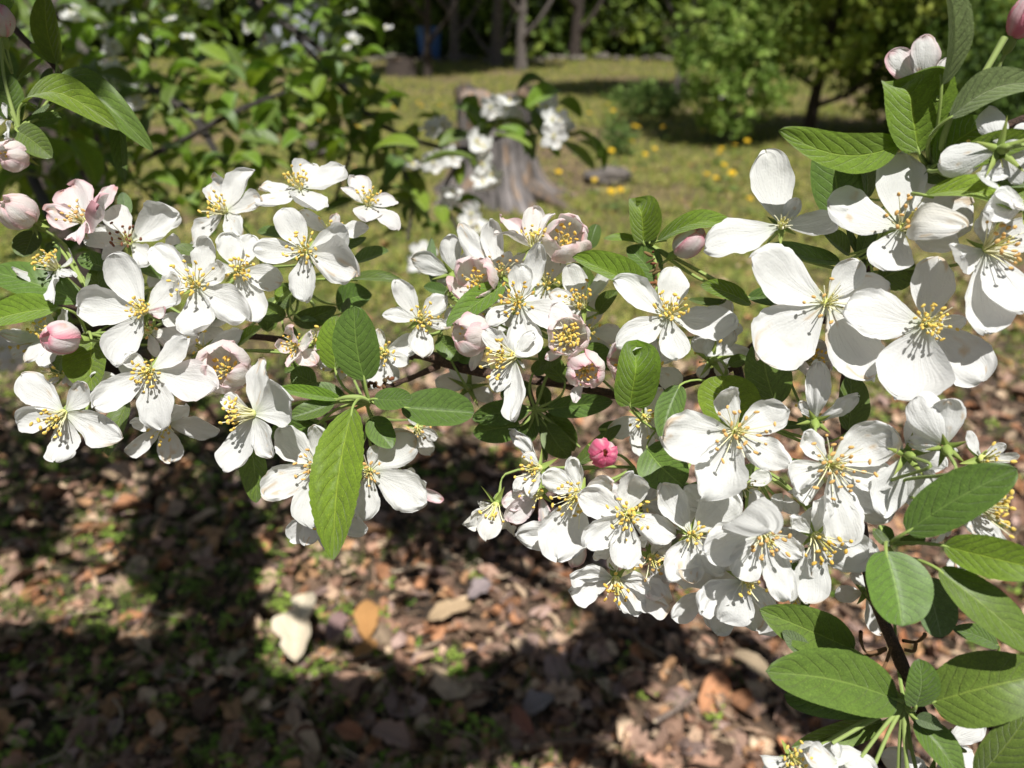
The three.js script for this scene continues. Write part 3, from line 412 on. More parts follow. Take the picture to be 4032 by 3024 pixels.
// ---- lower spray
RUF = 2.3;
sec('J'); branch('flowering_branch', place(2900, 1440, 0.362), 'drooping spray of crumpled white blossoms with one hot pink bud, over brown litter');
{
  stem('twig', [place(2900, 1440, 0.362), at(760, 700, 0.345), at(780, 1000, 0.335), at(700, 1300, 0.33), at(800, 1700, 0.325)], [0.0024, 0.0018, 0.0014, 0.001]);
  sec('K'); setHub(1650, 420, 0.345);
  bud(1385, 300, 0.312, 112, 0.0, 0.0, { pink: 1.7, cream: 0, open: true, phi: 2.5, el: 1.1, st: { n: 3, len: 0.004, col: 'y' }, label: 'hot pink bud with petals just parting' });
  F(830, 430, 0.332, -0.7, 0.05, [[560, 105, 0.22], [595, 600, 0.3, { dz: -0.004 }], [730, 640, 0.36, { dz: -0.012 }], [700, 300, 0.3]], { st: { n: 10 }, sepal: 0.008 });
  F(450, 740, 0.338, -0.25, -0.75, [[185, 940, 0.36, { dz: -0.006 }], [375, 1025, 0.42, { dz: -0.010 }], [578, 1065, 0.16], [490, 960, 0.36, { dz: 0.004 }], [300, 760, 0.4]], { st: { n: 6 }, cream: 0.6, sepal: 0.009 });
  F(1190, 640, 0.318, -0.15, 0.03, [[862, 470, 0.4, { curl: 0.3 }], [1110, 340, 0.36], [1480, 545, 0.36, { pink: 0.12 }], [985, 1222, 0.42], [1240, 800, 0.3]], { st: { n: 22, len: 0.012, spread: 0.8 }, sdir: [-0.5, -0.25] });
  F(830, 640, 0.330, -0.3, -0.2, [[672, 690, 0.42, { pink: 0.3 }], [900, 1000, 0.26, { pink: 0.45 }], [515, 730, 0.36, { pink: 0.25 }], [550, 895, 0.36]], { pink: 0.2, st: { n: 4 } });
  F(1590, 830, 0.304, 0, 0.06, [[1640, 445, 0.42, { curl: 0.2 }], [2020, 1025, 0.36], [1190, 660, 0.42], [1230, 1115, 0.36], [1590, 1305, 0.42]], { st: { n: 20, len: 0.009, spread: 0.7 } });
  F(1700, 720, 0.322, 0.1, 0.1, [[2150, 770, 0.42], [1870, 560, 0.4], [1980, 950, 0.4]], { st: { n: 3 } });
  F(1490, 1390, 0.312, 0, -0.55, [[1080, 1500, 0.36], [1090, 1350, 0.3], [1790, 1450, 0.36], [1690, 1690, 0.42], [1965, 1600, 0.36]], { st: { n: 12, col: 'g' } });
  F(1560, 1130, 0.314, 0, -0.2, [[1285, 1180, 0.36], [1440, 1305, 0.42, { cream: 0.8 }], [1750, 1270, 0.36], [1760, 1060, 0.3]], { st: { n: 6 } });
  F(1190, 1000, 0.334, 0, -0.1, [[1120, 1285, 0.42, { pink: 0.35 }], [1255, 1110, 0.36, { pink: 0.3 }], [900, 1090, 0.3, { pink: 0.2 }], [640, 1030, 0.3]], { st: { n: 3 }, max: 0.033 });
  F(1800, 1200, 0.318, 0, -0.2, [[1880, 1410, 0.36], [2060, 1400, 0.36], [1880, 1060, 0.3], [1970, 1180, 0.4]], { st: { n: 6, col: 'o' } });
  sec('J'); setHub(760, 1000, 0.335);
  F(650, 885, 0.292, 0, 0.1, [[545, 470, 0.36, { curl: 0.45 }], [1092, 690, 0.42], [5, 925, 0.42], [365, 1455, 0.42], [1100, 1200, 0.36, { curl: 0.3 }]], { st: { n: 19, len: 0.0115, spread: 1.0, col: 'o' }, label: 'large ruffled blossom with an orange-brown centre' });
  F(1480, 1170, 0.284, 0, 0.06, [[1235, 880, 0.42, { notch: 0.12 }], [1985, 880, 0.42, { curl: 0.2 }], [2030, 1270, 0.36], [1020, 1330, 0.32, { curl: 0.5 }], [1630, 1885, 0.4]], { st: { n: 24, len: 0.0125, spread: 0.95, col: 'o' }, label: 'large ruffled blossom with many long spreading stamens' });
  F(1450, 1300, 0.290, 0, 0.05, [[1150, 1450, 0.42], [1960, 1520, 0.36], [2060, 1640, 0.3]], { st: 0 });
  sec('M'); setHub(700, 350, 0.318);
  FR(420, 760, 0.314, -0.1, 0.1, 380, { st: { n: 8 } }); FR(900, 1060, 0.304, 0, -0.15, 380, { st: { n: 10, col: 'o' } }); FR(1380, 700, 0.302, 0.2, 0.1, 380, { st: { n: 6 } }); FR(420, 1330, 0.306, -0.1, -0.3, 360, { st: { n: 6 } }); FR(60, 1080, 0.316, -0.1, -0.1, 340, { pink: 0.15, st: { n: 8 } }); FR(1000, 1300, 0.30, 0.1, -0.35, 340, { st: { n: 6 } }); FR(-180, 700, 0.324, -0.2, 0, 340, { pink: 0.15, st: { n: 6 } });
  F(240, 890, 0.300, 0, 0.08, [[20, 500, 0.36], [580, 560, 0.42], [50, 1245, 0.34], [240, 1265, 0.36], [480, 1185, 0.36]], { st: { n: 14, anth: 0.4 } });
  F(790, 880, 0.282, 0.05, -0.02, [[560, 650, 0.42, { curl: 0.5, lift: 0.9 }], [1095, 1060, 0.36], [990, 1405, 0.3], [320, 1010, 0.42], [580, 1205, 0.42]], { st: { n: 14, len: 0.010, col: 'o' }, sdir: [0.05, -0.3] });
  F(1190, 890, 0.286, 0.1, -0.25, [[1000, 755, 0.3], [1290, 640, 0.36], [1615, 1090, 0.42], [1095, 1400, 0.36], [1210, 1230, 0.36]], { st: { n: 14, len: 0.011, col: 'g' }, sdir: [0.2, -0.45] });
  F(650, 1230, 0.290, 0, -0.15, [[485, 1570, 0.5], [275, 1450, 0.36, { curl: 0.3 }], [875, 1475, 0.26, { curl: 0.3 }], [730, 1600, 0.42, { lift: -0.5 }], [430, 1605, 0.42, { lift: -0.6 }]], { st: { n: 8 } });
  F(640, 510, 0.312, 0.05, 0.1, [[850, 425, 0.42], [560, 620, 0.42], [800, 680, 0.42], [480, 480, 0.3]], { st: { n: 10, col: 'p', len: 0.005 } });
  F(950, 560, 0.306, 0.1, 0, [[1040, 740, 0.42], [860, 700, 0.4], [1050, 560, 0.36]], { st: 0 });
  F(1350, 850, 0.296, 0.1, -0.2, [[1640, 1110, 0.42], [1560, 860, 0.36]], { st: 0 });
  L(700, 1150, 0.30, 1300, 1020, 0.298, 150, 0, 0.2, 'm'); L(1250, 1020, 0.300, 1080, 1480, 0.295, 120, 0.2, 0.2, 'm'); L(880, 1180, 0.302, 660, 1150, 0.300, 80, 0, 0.4, 'm');
  sec('J'); setHub(760, 760, 0.34);
  L(620, 860, 0.314, 520, 395, 0.322, 520, 0.05, 0.45, 'y', { p: 0.5, fold: 0.2, tint: 0.85 });
  L(-265, 660, 0.314, -190, 190, 0.304, 390, 0, 0.12, 'y', { fold: 0.55, p: 0.42, roll: 0.6, heart: 0.24, tint: 0.95, label: 'bright young leaf folded into a keel' });
  L(170, 480, 0.325, 10, 960, 0.318, 230, -0.2, 0, 'm'); L(1010, 650, 0.325, 880, 80, 0.328, 380, 0, 0.05, 'm', { p: 0.55, fold: 0.2, label: 'dark green leaf standing behind the white petals' });
  L(1640, 880, 0.318, 1660, 390, 0.322, 280, 0, 0.1, 'm', { p: 0.5, fold: 0.35 }); L(590, 300, 0.34, 755, 235, 0.338, 110, 0, 0.1, 'm'); L(1335, 905, 0.32, 1195, 770, 0.318, 120, 0, 0.1, 'm'); L(-120, 1030, 0.328, 200, 1360, 0.32, 400, 0, 0.02, 'm', { p: 0.52 });
  L(1240, 830, 0.325, 990, 830, 0.325, 70, 0, 0.3, 'm');
  sec('K'); L(1140, 410, 0.335, 1540, 50, 0.332, 140, -0.2, 0.35, 'm', { fold: 0.5 }); L(880, 50, 0.365, 1090, 340, 0.36, 220, 0, -0.1, 'm'); L(2090, 550, 0.325, 2135, 750, 0.32, 140, 0, 0.3, 'm'); L(1340, 90, 0.35, 1650, 60, 0.35, 150, 0, -0.2, 'm');
  sec('J'); setHub(1340, 980, 0.32);
  F(1345, 790, 0.303, 0.3, 0.45, [[1375, 285, 0.26], [1715, 558, 0.28], [1225, 610, 0.3], [1480, 730, 0.36]], { back: true, st: { n: 4 } });
  bud(1370, 250, 0.322, 150, 0.15, 0.2, { open: true, pink: 0.15, cream: 0.8, phi: 1.8, st: { col: 'g' } });
  setHub(560, 420, 0.352);
  F(450, 260, 0.344, 0, 0.05, [[300, 60, 0.42], [620, -20, 0.42], [730, 180, 0.42], [330, 410, 0.42], [570, 400, 0.42]], { back: true, st: { n: 4 }, sepal: 0.009 });
}
RUF = 1.0; CALM = 0.45; WID = 1.1;
// ---- upper spray at the right edge
sec('H'); branch('flowering_branch', place(3260, 1250, 0.345), 'spray of large wide-open white blossoms beneath a fan of glowing upright leaves');
{
  stem('twig', [place(3260, 1250, 0.345), at(1150, 960, 0.325), at(1350, 700, 0.318), at(1500, 350, 0.305), at(1750, 150, 0.292), place(4150, 420, 0.28)], [0.0024, 0.0022, 0.002, 0.0018, 0.0014]);
  setHub(1160, 960, 0.325);
  F(625, 645, 0.294, 0, 0.32, [[528, 152, 0.33], [150, 765, 0.3], [985, 625, 0.36], [742, 475, 0.33]], { st: { n: 12, len: 0.0045, anth: 0.1 }, label: 'white blossom that lost a petal, its centre pale and bare' });
  F(1410, 660, 0.284, 0.04, 0.26, [[1435, 148, 0.36], [935, 480, 0.4, { notch: 0.25 }], [1900, 480, 0.42, { lift: -0.2 }], [1775, 770, 0.32], [1290, 950, 0.42]], { st: { n: 18, len: 0.0115, spread: 0.75, col: 'o' }, sdir: [0.05, 0.35], label: 'white blossom with one petal chewed at the tip' });
  F(1430, 700, 0.281, 0.3, 0.0, [[1655, 590, 0.36, { curl: 0.5, lift: 1.0 }]], { st: 0, cream: 0.6 });
  F(920, 1150, 0.289, 0, 0.16, [[448, 855, 0.4], [1140, 872, 0.36], [1330, 1030, 0.36], [470, 1525, 0.42], [1215, 1650, 0.4]], { st: { n: 17, len: 0.0085, spread: 1.0, anth: 0.5, col: 'o' } });
  F(1570, 1290, 0.279, 0, 0.12, [[1640, 856, 0.38], [1070, 1190, 0.38], [1835, 1260, 0.3], [1390, 1770, 0.42], [1960, 1660, 0.42]], { st: { n: 26, len: 0.008, spread: 0.75, col: 'y' } });
  F(1960, 800, 0.272, 0.12, 0.2, [[1705, 890, 0.36, { curl: 0.35 }], [1985, 510, 0.3], [2290, 640, 0.36], [2200, 1220, 0.42], [1955, 1350, 0.34]], { st: { n: 20, len: 0.011, spread: 0.8, col: 'o' }, sdir: [0.4, 0.2] });
  setHub(1240, 900, 0.318);
  sec('Q'); setHub(2180, 1480, 0.30); F(2020, 1150, 0.262, 0.1, 0.2, [[1550, 1255, 0.36], [1930, 830, 0.42], [2260, 1380, 0.42], [1900, 1420, 0.36], [2330, 1000, 0.42]], { back: true, st: { n: 4 }, sepal: 0.010, max: 0.032 });
  F(1830, 1330, 0.255, 0.6, 0.2, [[2115, 1330, 0.14], [2040, 1440, 0.18]], { st: 0, max: 0.018 });
  F(2230, 1560, 0.262, 0.2, 0.3, [[1930, 1620, 0.3], [2040, 1480, 0.3], [2130, 1590, 0.36]], { st: { n: 4 } });
  setHub(1450, 900, 0.285);
  F(1410, 680, 0.288, 0, 0.55, [[1440, 268, 0.36, { pink: 0.3 }], [1185, 395, 0.32, { pink: 0.4 }], [1660, 470, 0.28, { pink: 0.15 }], [1310, 560, 0.3]], { back: true, pink: 0.18, st: { n: 4 } });
  hub = at(1640, 880, 0.272);
  bud(2215, 120, 0.268, 105, 0.25, 0.85, { pink: 1.1, el: 1.5, cream: 0.2, sepal: 0.009, label: 'deep pink bud on a downy stalk at the corner' });
  stem('shoot', [at(2060, 290, 0.268), at(1850, 640, 0.27), at(1660, 870, 0.272), at(1560, 1150, 0.28), at(1480, 1400, 0.3)], [0.0012, 0.0009, 0.0013, 0.0012], mGreenStem, 8, 0.04);
  setHub(1480, 1270, 0.29);
  L(1400, 1170, 0.284, 1320, 600, 0.278, 560, 0, 0.05, 'y', { fold: 0.35, p: 0.42, roll: 0.62, heart: 0.13, label: 'broad glowing leaf with a notched top' });
  L(1265, 1110, 0.282, 325, 1003, 0.272, 300, 0.05, 0.0, 'y', { bend: 0.02, fold: 0.25, side: 0.14, tint: 0.8, label: 'long pointed leaf reaching sideways over the lawn' });
  L(1525, 1270, 0.282, 1960, 935, 0.274, 340, -0.15, 0.05, 'y', { fold: 0.5, tint: 0.75, side: 0.1 });
  L(1430, 1370, 0.288, 1665, 1300, 0.284, 140, 0, -0.3, 'm'); L(790, 1670, 0.306, 700, 1055, 0.303, 430, 0, 0.32, 'm', { p: 0.5, fold: 0.15, label: 'dark matt oval leaf standing between two blossoms' });
  L(1010, 1520, 0.305, 962, 1140, 0.302, 130, 0.1, 0.25, 'p'); L(1650, 1290, 0.268, 2330, 1050, 0.258, 220, 0, 0.05, 'y', { fold: 0.35, tint: 0.7, side: 0.06 });
  L(1640, 905, 0.268, 2380, 640, 0.256, 280, 0, 0.3, 'p', { fold: 0.4, side: 0.08 }); L(1600, 910, 0.28, 1800, 715, 0.278, 150, 0, 0.1, 'y'); L(1440, 1500, 0.272, 2130, 1610, 0.262, 230, 0, 0.45, 'y', { bend: 0.14, fold: 0.35, to: [1360, 1490, 0.285] });
  L(1850, 1400, 0.27, 2250, 1420, 0.264, 120, 0, 0.1, 'm'); L(2050, 1450, 0.268, 2280, 1560, 0.264, 150, 0, 0.4, 'y');
  L(1575, 660, 0.272, 1590, -140, 0.262, 230, 0.35, 0.1, 'p', { fold: 0.8, p: 0.6, label: 'downy grey-green leaf still folded upright' });
  sec('H'); L(1010, 885, 0.31, 555, 770, 0.302, 140, 0, 0.5, 'm'); L(1070, 830, 0.31, 890, 690, 0.305, 160, 0, 0.4, 'm'); L(1140, 860, 0.31, 1230, 600, 0.308, 120, 0, 0.1, 'm'); L(1250, 1000, 0.31, 1500, 900, 0.305, 220, 0, -0.2, 'm'); L(1180, 900, 0.312, 1050, 640, 0.312, 60, 0.2, 0.2, 'm');
}
RUF = 1.3; CALM = 1; WID = 1;
// ---- lower branch at the right edge
sec('O'); branch('flowering_branch', place(3420, 1480, 0.335), 'dark slender branch with a whorl of broad oval leaves and radiating green flower stalks');
{
  stem('woody_stem', [place(3420, 1310, 0.345), place(3330, 1500, 0.338), at(960, -250, 0.322), at(1010, 60, 0.308), at(1090, 380, 0.297), at(1210, 660, 0.288), at(1300, 880, 0.283), at(1400, 1130, 0.281), at(1560, 1390, 0.28), at(1850, 1800, 0.28)], [0.0026, 0.0026, 0.0025, 0.0024, 0.0023, 0.0023, 0.0022, 0.0020, 0.0018]);
  setHub(1290, 1110, 0.276);
  L(1235, 1085, 0.272, 225, 870, 0.262, 440, 0.05, 0.40, 'm', { fold: 0.3, bend: 0.04, p: 0.55, label: 'broad oval leaf with its lower half silvery in the light' });
  L(1380, 1140, 0.266, 1405, 770, 0.262, 255, 0, 0.2, 'm', { p: 0.5, fold: 0.12 }); L(1500, 1105, 0.266, 2380, 890, 0.254, 490, 0, 0.4, 'm', { fold: 0.18, p: 0.5 });
  L(1130, 1110, 0.282, 365, 1050, 0.276, 300, 0.0, 0.05, 'm', { p: 0.5 }); L(1130, 1255, 0.29, 420, 1450, 0.285, 200, 0, 0.1, 'm'); L(900, 700, 0.286, 175, 390, 0.28, 340, 0, 0.15, 'm', { fold: 0.3 }); L(560, 720, 0.278, 350, 560, 0.276, 140, 0, 0.4, 'p');
  L(1370, 1240, 0.272, 1730, 1690, 0.262, 260, 0, 0.45, 'm', { fold: 0.3 }); L(1860, 1680, 0.264, 2280, 1140, 0.258, 360, 0, 0.2, 'm', { fold: 0.2 }); L(2020, 670, 0.274, 1660, 540, 0.272, 150, 0, 0.5, 'm'); L(1380, 1230, 0.27, 1590, 1310, 0.264, 130, 0, 0.4, 'p', { fold: 0.6 });
  setHub(1230, 40, 0.278);
  L(1150, -60, 0.258, 1275, 520, 0.248, 480, 0, 0.35, 'm', { p: 0.48, fold: 0.2, tint: 1.25, label: 'big smooth oval leaf hanging before the stem' });
  L(1440, 140, 0.268, 1575, 610, 0.262, 320, 0.1, 0.35, 'p', { p: 0.5, fold: 0.15, tint: 0.9 });
  L(1550, 80, 0.256, 2330, 730, 0.246, 340, 0.25, 0.2, 'm', { fold: 0.15, tint: 1.1 }); 
  sec('N'); setHub(560, 1330, 0.268);
  L(700, 1235, 0.258, 1600, 715, 0.244, 400, -0.1, 0.45, 'm', { fold: 0.35, p: 0.55, label: 'grey-sheened leaf slanting up across a shaded blossom' });
  L(1000, 1345, 0.256, 1900, 1560, 0.240, 330, 0.1, 0.1, 'y', { fold: 0.3, bend: 0.06 }); L(430, 1210, 0.268, 560, 1350, 0.264, 90, 0, 0.3, 'm'); L(640, 1300, 0.27, 860, 1290, 0.266, 90, 0, 0.1, 'm'); L(480, 1180, 0.272, 570, 1320, 0.27, 120, 0, -0.2, 'm');
  setHub(400, 900, 0.30);
  F(700, 600, 0.278, 0.1, 0.1, [[430, 370, 0.42], [780, 300, 0.36], [480, 1060, 0.42], [850, 1030, 0.42], [1000, 690, 0.42]], { back: true, st: 0, sepal: 0.008, max: 0.03 });
  F(1020, 540, 0.268, 0.3, 0.4, [[790, 140, 0.42], [1010, 125, 0.42, { curl: -0.3 }], [700, 500, 0.36], [1115, 570, 0.3]], { back: true, st: 0, max: 0.03 });
  F(1320, 640, 0.272, 0.1, 0.4, [[1190, 415, 0.36], [1290, 560, 0.3], [1495, 525, 0.3], [1615, 620, 0.2]], { st: { n: 3 } });
  F(1215, 1010, 0.262, 0.5, 0.05, [[1235, 1265, 0.36], [1450, 1340, 0.36], [1000, 1200, 0.42, { dz: 0.012 }], [980, 1330, 0.36, { dz: 0.014 }], [1140, 1100, 0.3, { dz: 0.01 }]], { st: { n: 22, len: 0.0125, spread: 0.6, col: 'y' }, sdir: [0.8, 0.0] });
  F(1100, 1400, 0.275, 0.1, -0.2, [[1180, 1560, 0.42], [1050, 1560, 0.4]], { st: 0 });
  sec('O'); setHub(1290, 1110, 0.276);
  for (const [x, y, d] of [[735, 1420, 0.268], [960, 1525, 0.27], [1060, 1590, 0.268], [1245, 1660, 0.276], [1320, 1700, 0.272], [1395, 1680, 0.276]]) stem('flower_stalk', [at(1290, 1110, 0.276), at((1290 + x) / 2 - 10, (1110 + y) / 2, (0.274 + d) / 2), at(x, y, d)], [0.0009, 0.0007, 0.0007], mGreenStem, 7, 0.02);
  F(430, 1530, 0.270, -0.1, 0.6, [[1080, 1640, 0.42, { dz: -0.004 }], [620, 1440, 0.36], [135, 1570, 0.22, { curl: 0.5 }], [450, 1720, 0.36], [230, 1660, 0.3]], { st: { n: 14, len: 0.007 }, sdir: [-0.05, 0.3], max: 0.031 });
  F(800, 1570, 0.266, 0, 0.6, [[520, 1500, 0.42], [1060, 1640, 0.42], [760, 1415, 0.42]], { st: 0, max: 0.03 });
  F(1500, 1660, 0.29, 0, 0.3, [[1165, 1545, 0.42], [1320, 1540, 0.36], [1840, 1500, 0.42], [1650, 1720, 0.42]], { st: { n: 6 } });
  F(1580, 1420, 0.296, 0.1, -0.3, [[1930, 1290, 0.28], [1660, 1480, 0.36]], { back: true, st: 0 });
  F(1000, 260, 0.318, 0, -0.1, [[1020, 190, 0.36], [1070, 560, 0.3], [760, 290, 0.36], [900, 100, 0.4]], { back: true, st: 0 });
  for (const pts of [[[1150, 690], [1000, 720], [960, 640], [955, 560]], [[1150, 700], [1060, 740], [960, 750]], [[1280, 630], [1380, 640], [1440, 600], [1450, 580]], [[1290, 700], [1360, 710], [1380, 650]], [[1190, 680], [1150, 800], [1100, 900]]]) stem('dried_stipule', pts.map(([x, y]) => at(x, y, 0.286 + rr(-0.004, 0.002))), [0.0007, 0.0006, 0.0008], mDry, 6, 0.1);
}
// ---- twig at the upper left
sec('R'); branch('flowering_branch', at(90, 200, 0.40), 'thin twig with pale buds and long drooping leaves before a dark tree trunk');
{
  stem('twig', [at(-300, -60, 0.42), at(90, 220, 0.41), at(250, 380, 0.405), at(480, 580, 0.40), at(560, 740, 0.405), at(420, 900, 0.40), at(160, 1110, 0.375)], [0.0018, 0.0016, 0.0014, 0.0012]);
  setHub(160, 1110, 0.372);
  stem('flower_stalk', [at(160, 1110, 0.372), at(110, 960, 0.37), at(30, 640, 0.368), at(5, 350, 0.366)], [0.0011, 0.0008, 0.0007], mGreenStem, 7, 0.02);
  hub = at(5, 350, 0.366); bud(5, 175, 0.366, 95, 0.1, 0.85, { pink: 0.6, el: 1.4, cream: 0.6, label: 'pale pink bud cut by the picture edge' });
  setHub(160, 1110, 0.372); bud(115, 1350, 0.358, 112, -0.1, -0.25, { pink: 0.34, cream: 0.5, open: true, phi: 2.35 });
  F(60, 1050, 0.366, -0.5, 0.1, [[20, 900, 0.36], [40, 1180, 0.36], [-60, 1040, 0.4]], { st: 0, max: 0.014 });
  L(215, 890, 0.368, 1040, 1140, 0.355, 290, 0.05, 0.42, 'y', { bend: 0.2, fold: 0.35, tint: 0.85, label: 'arching young leaf with sunken parallel veins' });
  L(390, 770, 0.385, 1340, 1320, 0.372, 290, 0.2, 0.40, 'm', { bend: 0.26, fold: 0.25, tint: 1.15 }); L(1035, 960, 0.385, 1085, 1580, 0.378, 150, 0, -0.25, 'm');
  L(495, 565, 0.395, 395, -70, 0.385, 230, 0.1, 0.35, 'y', { tint: 0.75, fold: 0.3 }); L(-20, 150, 0.372, 115, 30, 0.368, 150, 0, 0.1, 'y', { p: 0.45 }); L(110, 1050, 0.374, 60, 655, 0.37, 280, 0.1, 0.35, 'm', { p: 0.5 }); L(225, 1070, 0.376, 560, 1000, 0.374, 120, 0, -0.2, 'm');
  L(150, 1140, 0.366, 460, 1375, 0.36, 230, 0.1, 0.1, 'm', { p: 0.52, fold: 0.3 }); L(160, 690, 0.385, 375, 505, 0.385, 70, 0, 0.4, 'y'); L(490, 555, 0.398, 265, 385, 0.395, 110, 0, 0.4, 'y'); L(230, 1060, 0.378, 440, 900, 0.378, 60, 0, 0.4, 'p'); L(400, 780, 0.41, 450, 590, 0.41, 110, 0, 0.4, 'm');
}
// ================================================================ the setting
function ramp(list, t) { const f = clamp(t, 0, 0.9999) * (list.length - 1), i = Math.floor(f); return mix3(list[i], list[i + 1], f - i); }
const groundY = (x, z) => 0.035 * fbm(x * 0.5, z * 0.5, 3) + 0.018 * noise(x * 2.2, z * 2.2, 5) - 0.02;
const lawnAt = (x, z) => sstep(-z + 0.35 * x * 0 + 1.6 * fbm(x * 0.45, z * 0.45, 8), 2.9, 5.3);            // leaf litter gives way to grass
const greenAt = (x, z) => clamp(sstep(-x * 0.95 + 0.9 * fbm(x * 1.1, z * 1.1, 14), -0.25, 0.75), 0, 1);           // weeds among the litter, thicker to one side
const soilMap = tex(1024, 1024, (u, v) => { const a = fbm(u * 24, v * 24, 1), b = noise(u * 90, v * 90, 2), c = noise(u * 260, v * 260, 3), m = 0.62 + 0.18 * a + 0.16 * b + 0.2 * c; return [m * 1.03, m, m * 0.94]; });
const soilBump = tex(512, 512, (u, v) => grey(0.5 + 0.25 * fbm(u * 24, v * 24, 1) + 0.25 * noise(u * 120, v * 120, 3)), false);
{
  // fine rows near, coarse rows far
  const rows = []; let z = 8; while (z > -16) { rows.push(z); z -= z > 0 ? 0.6 : 0.13; } while (z > -220) { rows.push(z); z *= 1.08; } rows.push(-230);
  const NC = 110, pos = [], uv = [], cl = [], idx = [];
  rows.forEach((zz) => { const half = 9 + Math.max(0, -zz) * 1.1; for (let j = 0; j <= NC; j++) { const x = (j / NC * 2 - 1) * half; pos.push(x, groundY(x, zz), zz); uv.push(x / 3, zz / 3); const k = lawnAt(x, zz), gr = mix3([0.25, 0.25, 0.06], [0.34, 0.24, 0.15], sstep(fbm(x * 0.6, zz * 0.6, 20), 0.0, 0.5)); cl.push(...mix3(mix3([0.17, 0.115, 0.08], [0.09, 0.09, 0.035], greenAt(x, zz) * 0.6), gr, k)); } });
  for (let i = 0; i < rows.length - 1; i++) for (let j = 0; j < NC; j++) { const a = i * (NC + 1) + j, b = a + 1, c = a + NC + 1, d = c + 1; idx.push(a, b, c, b, d, c); }
  const g = new THREE.BufferGeometry(); g.setAttribute('position', new THREE.Float32BufferAttribute(pos, 3)); g.setAttribute('uv', new THREE.Float32BufferAttribute(uv, 2)); g.setAttribute('color', new THREE.Float32BufferAttribute(cl, 3)); g.setIndex(idx); g.computeVertexNormals();
  const o = part('ground', g, phys({ color: col(1, 1, 1), vertexColors: true, map: soilMap, bumpMap: soilBump, bumpScale: 0.012, roughness: 0.95 }), scene); o.userData.kind = 'structure';
}
// instanced scatter
function scatter(name, geo, m, parent, list) {           // list of {p, q, s, c}
  const o = shadows(new THREE.InstancedMesh(geo, m, list.length)), M = new THREE.Matrix4(), c = new THREE.Color();
  list.forEach((e, i) => { M.compose(e.p, e.q, typeof e.s === 'number' ? V(e.s, e.s, e.s) : e.s); o.setMatrixAt(i, M); o.setColorAt(i, c.setRGB(...e.c)); });
  o.name = name; o.userData.kind = 'stuff'; parent.add(o); return o;
}
const quat = (x, y, z, order = 'YXZ') => new THREE.Quaternion().setFromEuler(new THREE.Euler(x, y, z, order));
// dead leaf shapes, lying flat in xz, length 1
function deadLeaf(kind, seed) {
  const lob = kind === 'oak' ? 0.62 : 0, wd = { oval: 0.27, oak: 0.33, long: 0.13, bit: 0.36 }[kind], roll = { oval: 1.5, oak: 1.1, long: 2.2, bit: 1.0 }[kind] * (0.6 + 0.5 * Math.sin(seed * 7) ** 2);
  return gridGeo(14, 8, (u, vv) => { const v = vv * 2 - 1, e = kind === 'bit' ? 0.3 : 0.62, w = (wd * (4 * u * (1 - u)) ** e * (1 - lob * 0.5 * (1 + Math.cos(u * 24 + (v > 0 ? 0.8 : 0)))) + 0.012) * (1 + 0.3 * noise(u * 5 + seed, v > 0 ? 1 : 4, seed));
    const a = v * roll, cx = Math.sin(a) / roll, cy = (1 - Math.cos(a)) / roll; const h = cy * w * 1.3 + 0.20 * Math.sin(u * 3.1 + seed) * (seed % 2) + 0.12 * noise(u * 3 + seed, v * 1.5, seed) + 0.28 * u * u * Math.sin(seed * 3); const m = 0.88 + 0.25 * noise(u * 9, v * 5, seed) - 0.2 * Math.exp(-((v / 0.07) ** 2)); return { p: V(cx * w * 1.15 + 0.1 * Math.sin(u * 3 + seed), h + 0.02, u - 0.5), c: [m, m, m] }; });
}
const deadKinds = [deadLeaf('oval', 1), deadLeaf('oval', 4.4), deadLeaf('oak', 2.2), deadLeaf('bit', 5.3), deadLeaf('long', 0.4), deadLeaf('long', 3.3)];
const mDead = phys({ color: col(1, 1, 1), vertexColors: true, roughness: 0.8, transmission: 0.0, specularIntensity: 0.3 });
const DEADC = [[0.34, 0.20, 0.135], [0.42, 0.24, 0.125], [0.35, 0.225, 0.165], [0.21, 0.13, 0.09], [0.41, 0.28, 0.19], [0.31, 0.215, 0.18], [0.50, 0.37, 0.25], [0.14, 0.09, 0.06], [0.38, 0.185, 0.095]];
{
  const lists = deadKinds.map(() => []);
  for (let i = 0; i < 80000; i++) {
    const t = R(), z = -0.75 - 8.5 * t ** 1.35, x = rr(-1, 1) * (1.5 + -z * 0.95); if (R() < lawnAt(x, z) * 0.93) continue; if (R() < greenAt(x, z) * 0.25) continue;
    const k = Math.floor(R() * 6), s = (0.013 + 0.056 * R() ** 2.0) * (R() < 0.12 ? 1.8 : 1), c = DEADC[Math.floor(R() * DEADC.length)], b = rr(0.6, 1.55);
    lists[k].push({ p: V(x, groundY(x, z) + rr(0, 0.022), z), q: quat(rr(-0.5, 0.5), R() * 6.283, rr(-0.5, 0.5)), s: V(s * rr(0.7, 1.3), s * rr(0.5, 1.3), s), c: c.map((v) => v * b) });
  }
  const litter = new THREE.Group(); litter.name = 'leaf_litter'; tag(litter, 'brown leaf litter covering the ground beneath the blossoms', 'leaf litter', null, 'stuff'); scene.add(litter);
  deadKinds.forEach((g, i) => scatter(['oval_leaves', 'curled_leaves', 'lobed_leaves', 'split_leaves', 'slim_leaves', 'bent_leaves'][i], g, mDead, litter, lists[i]));
}
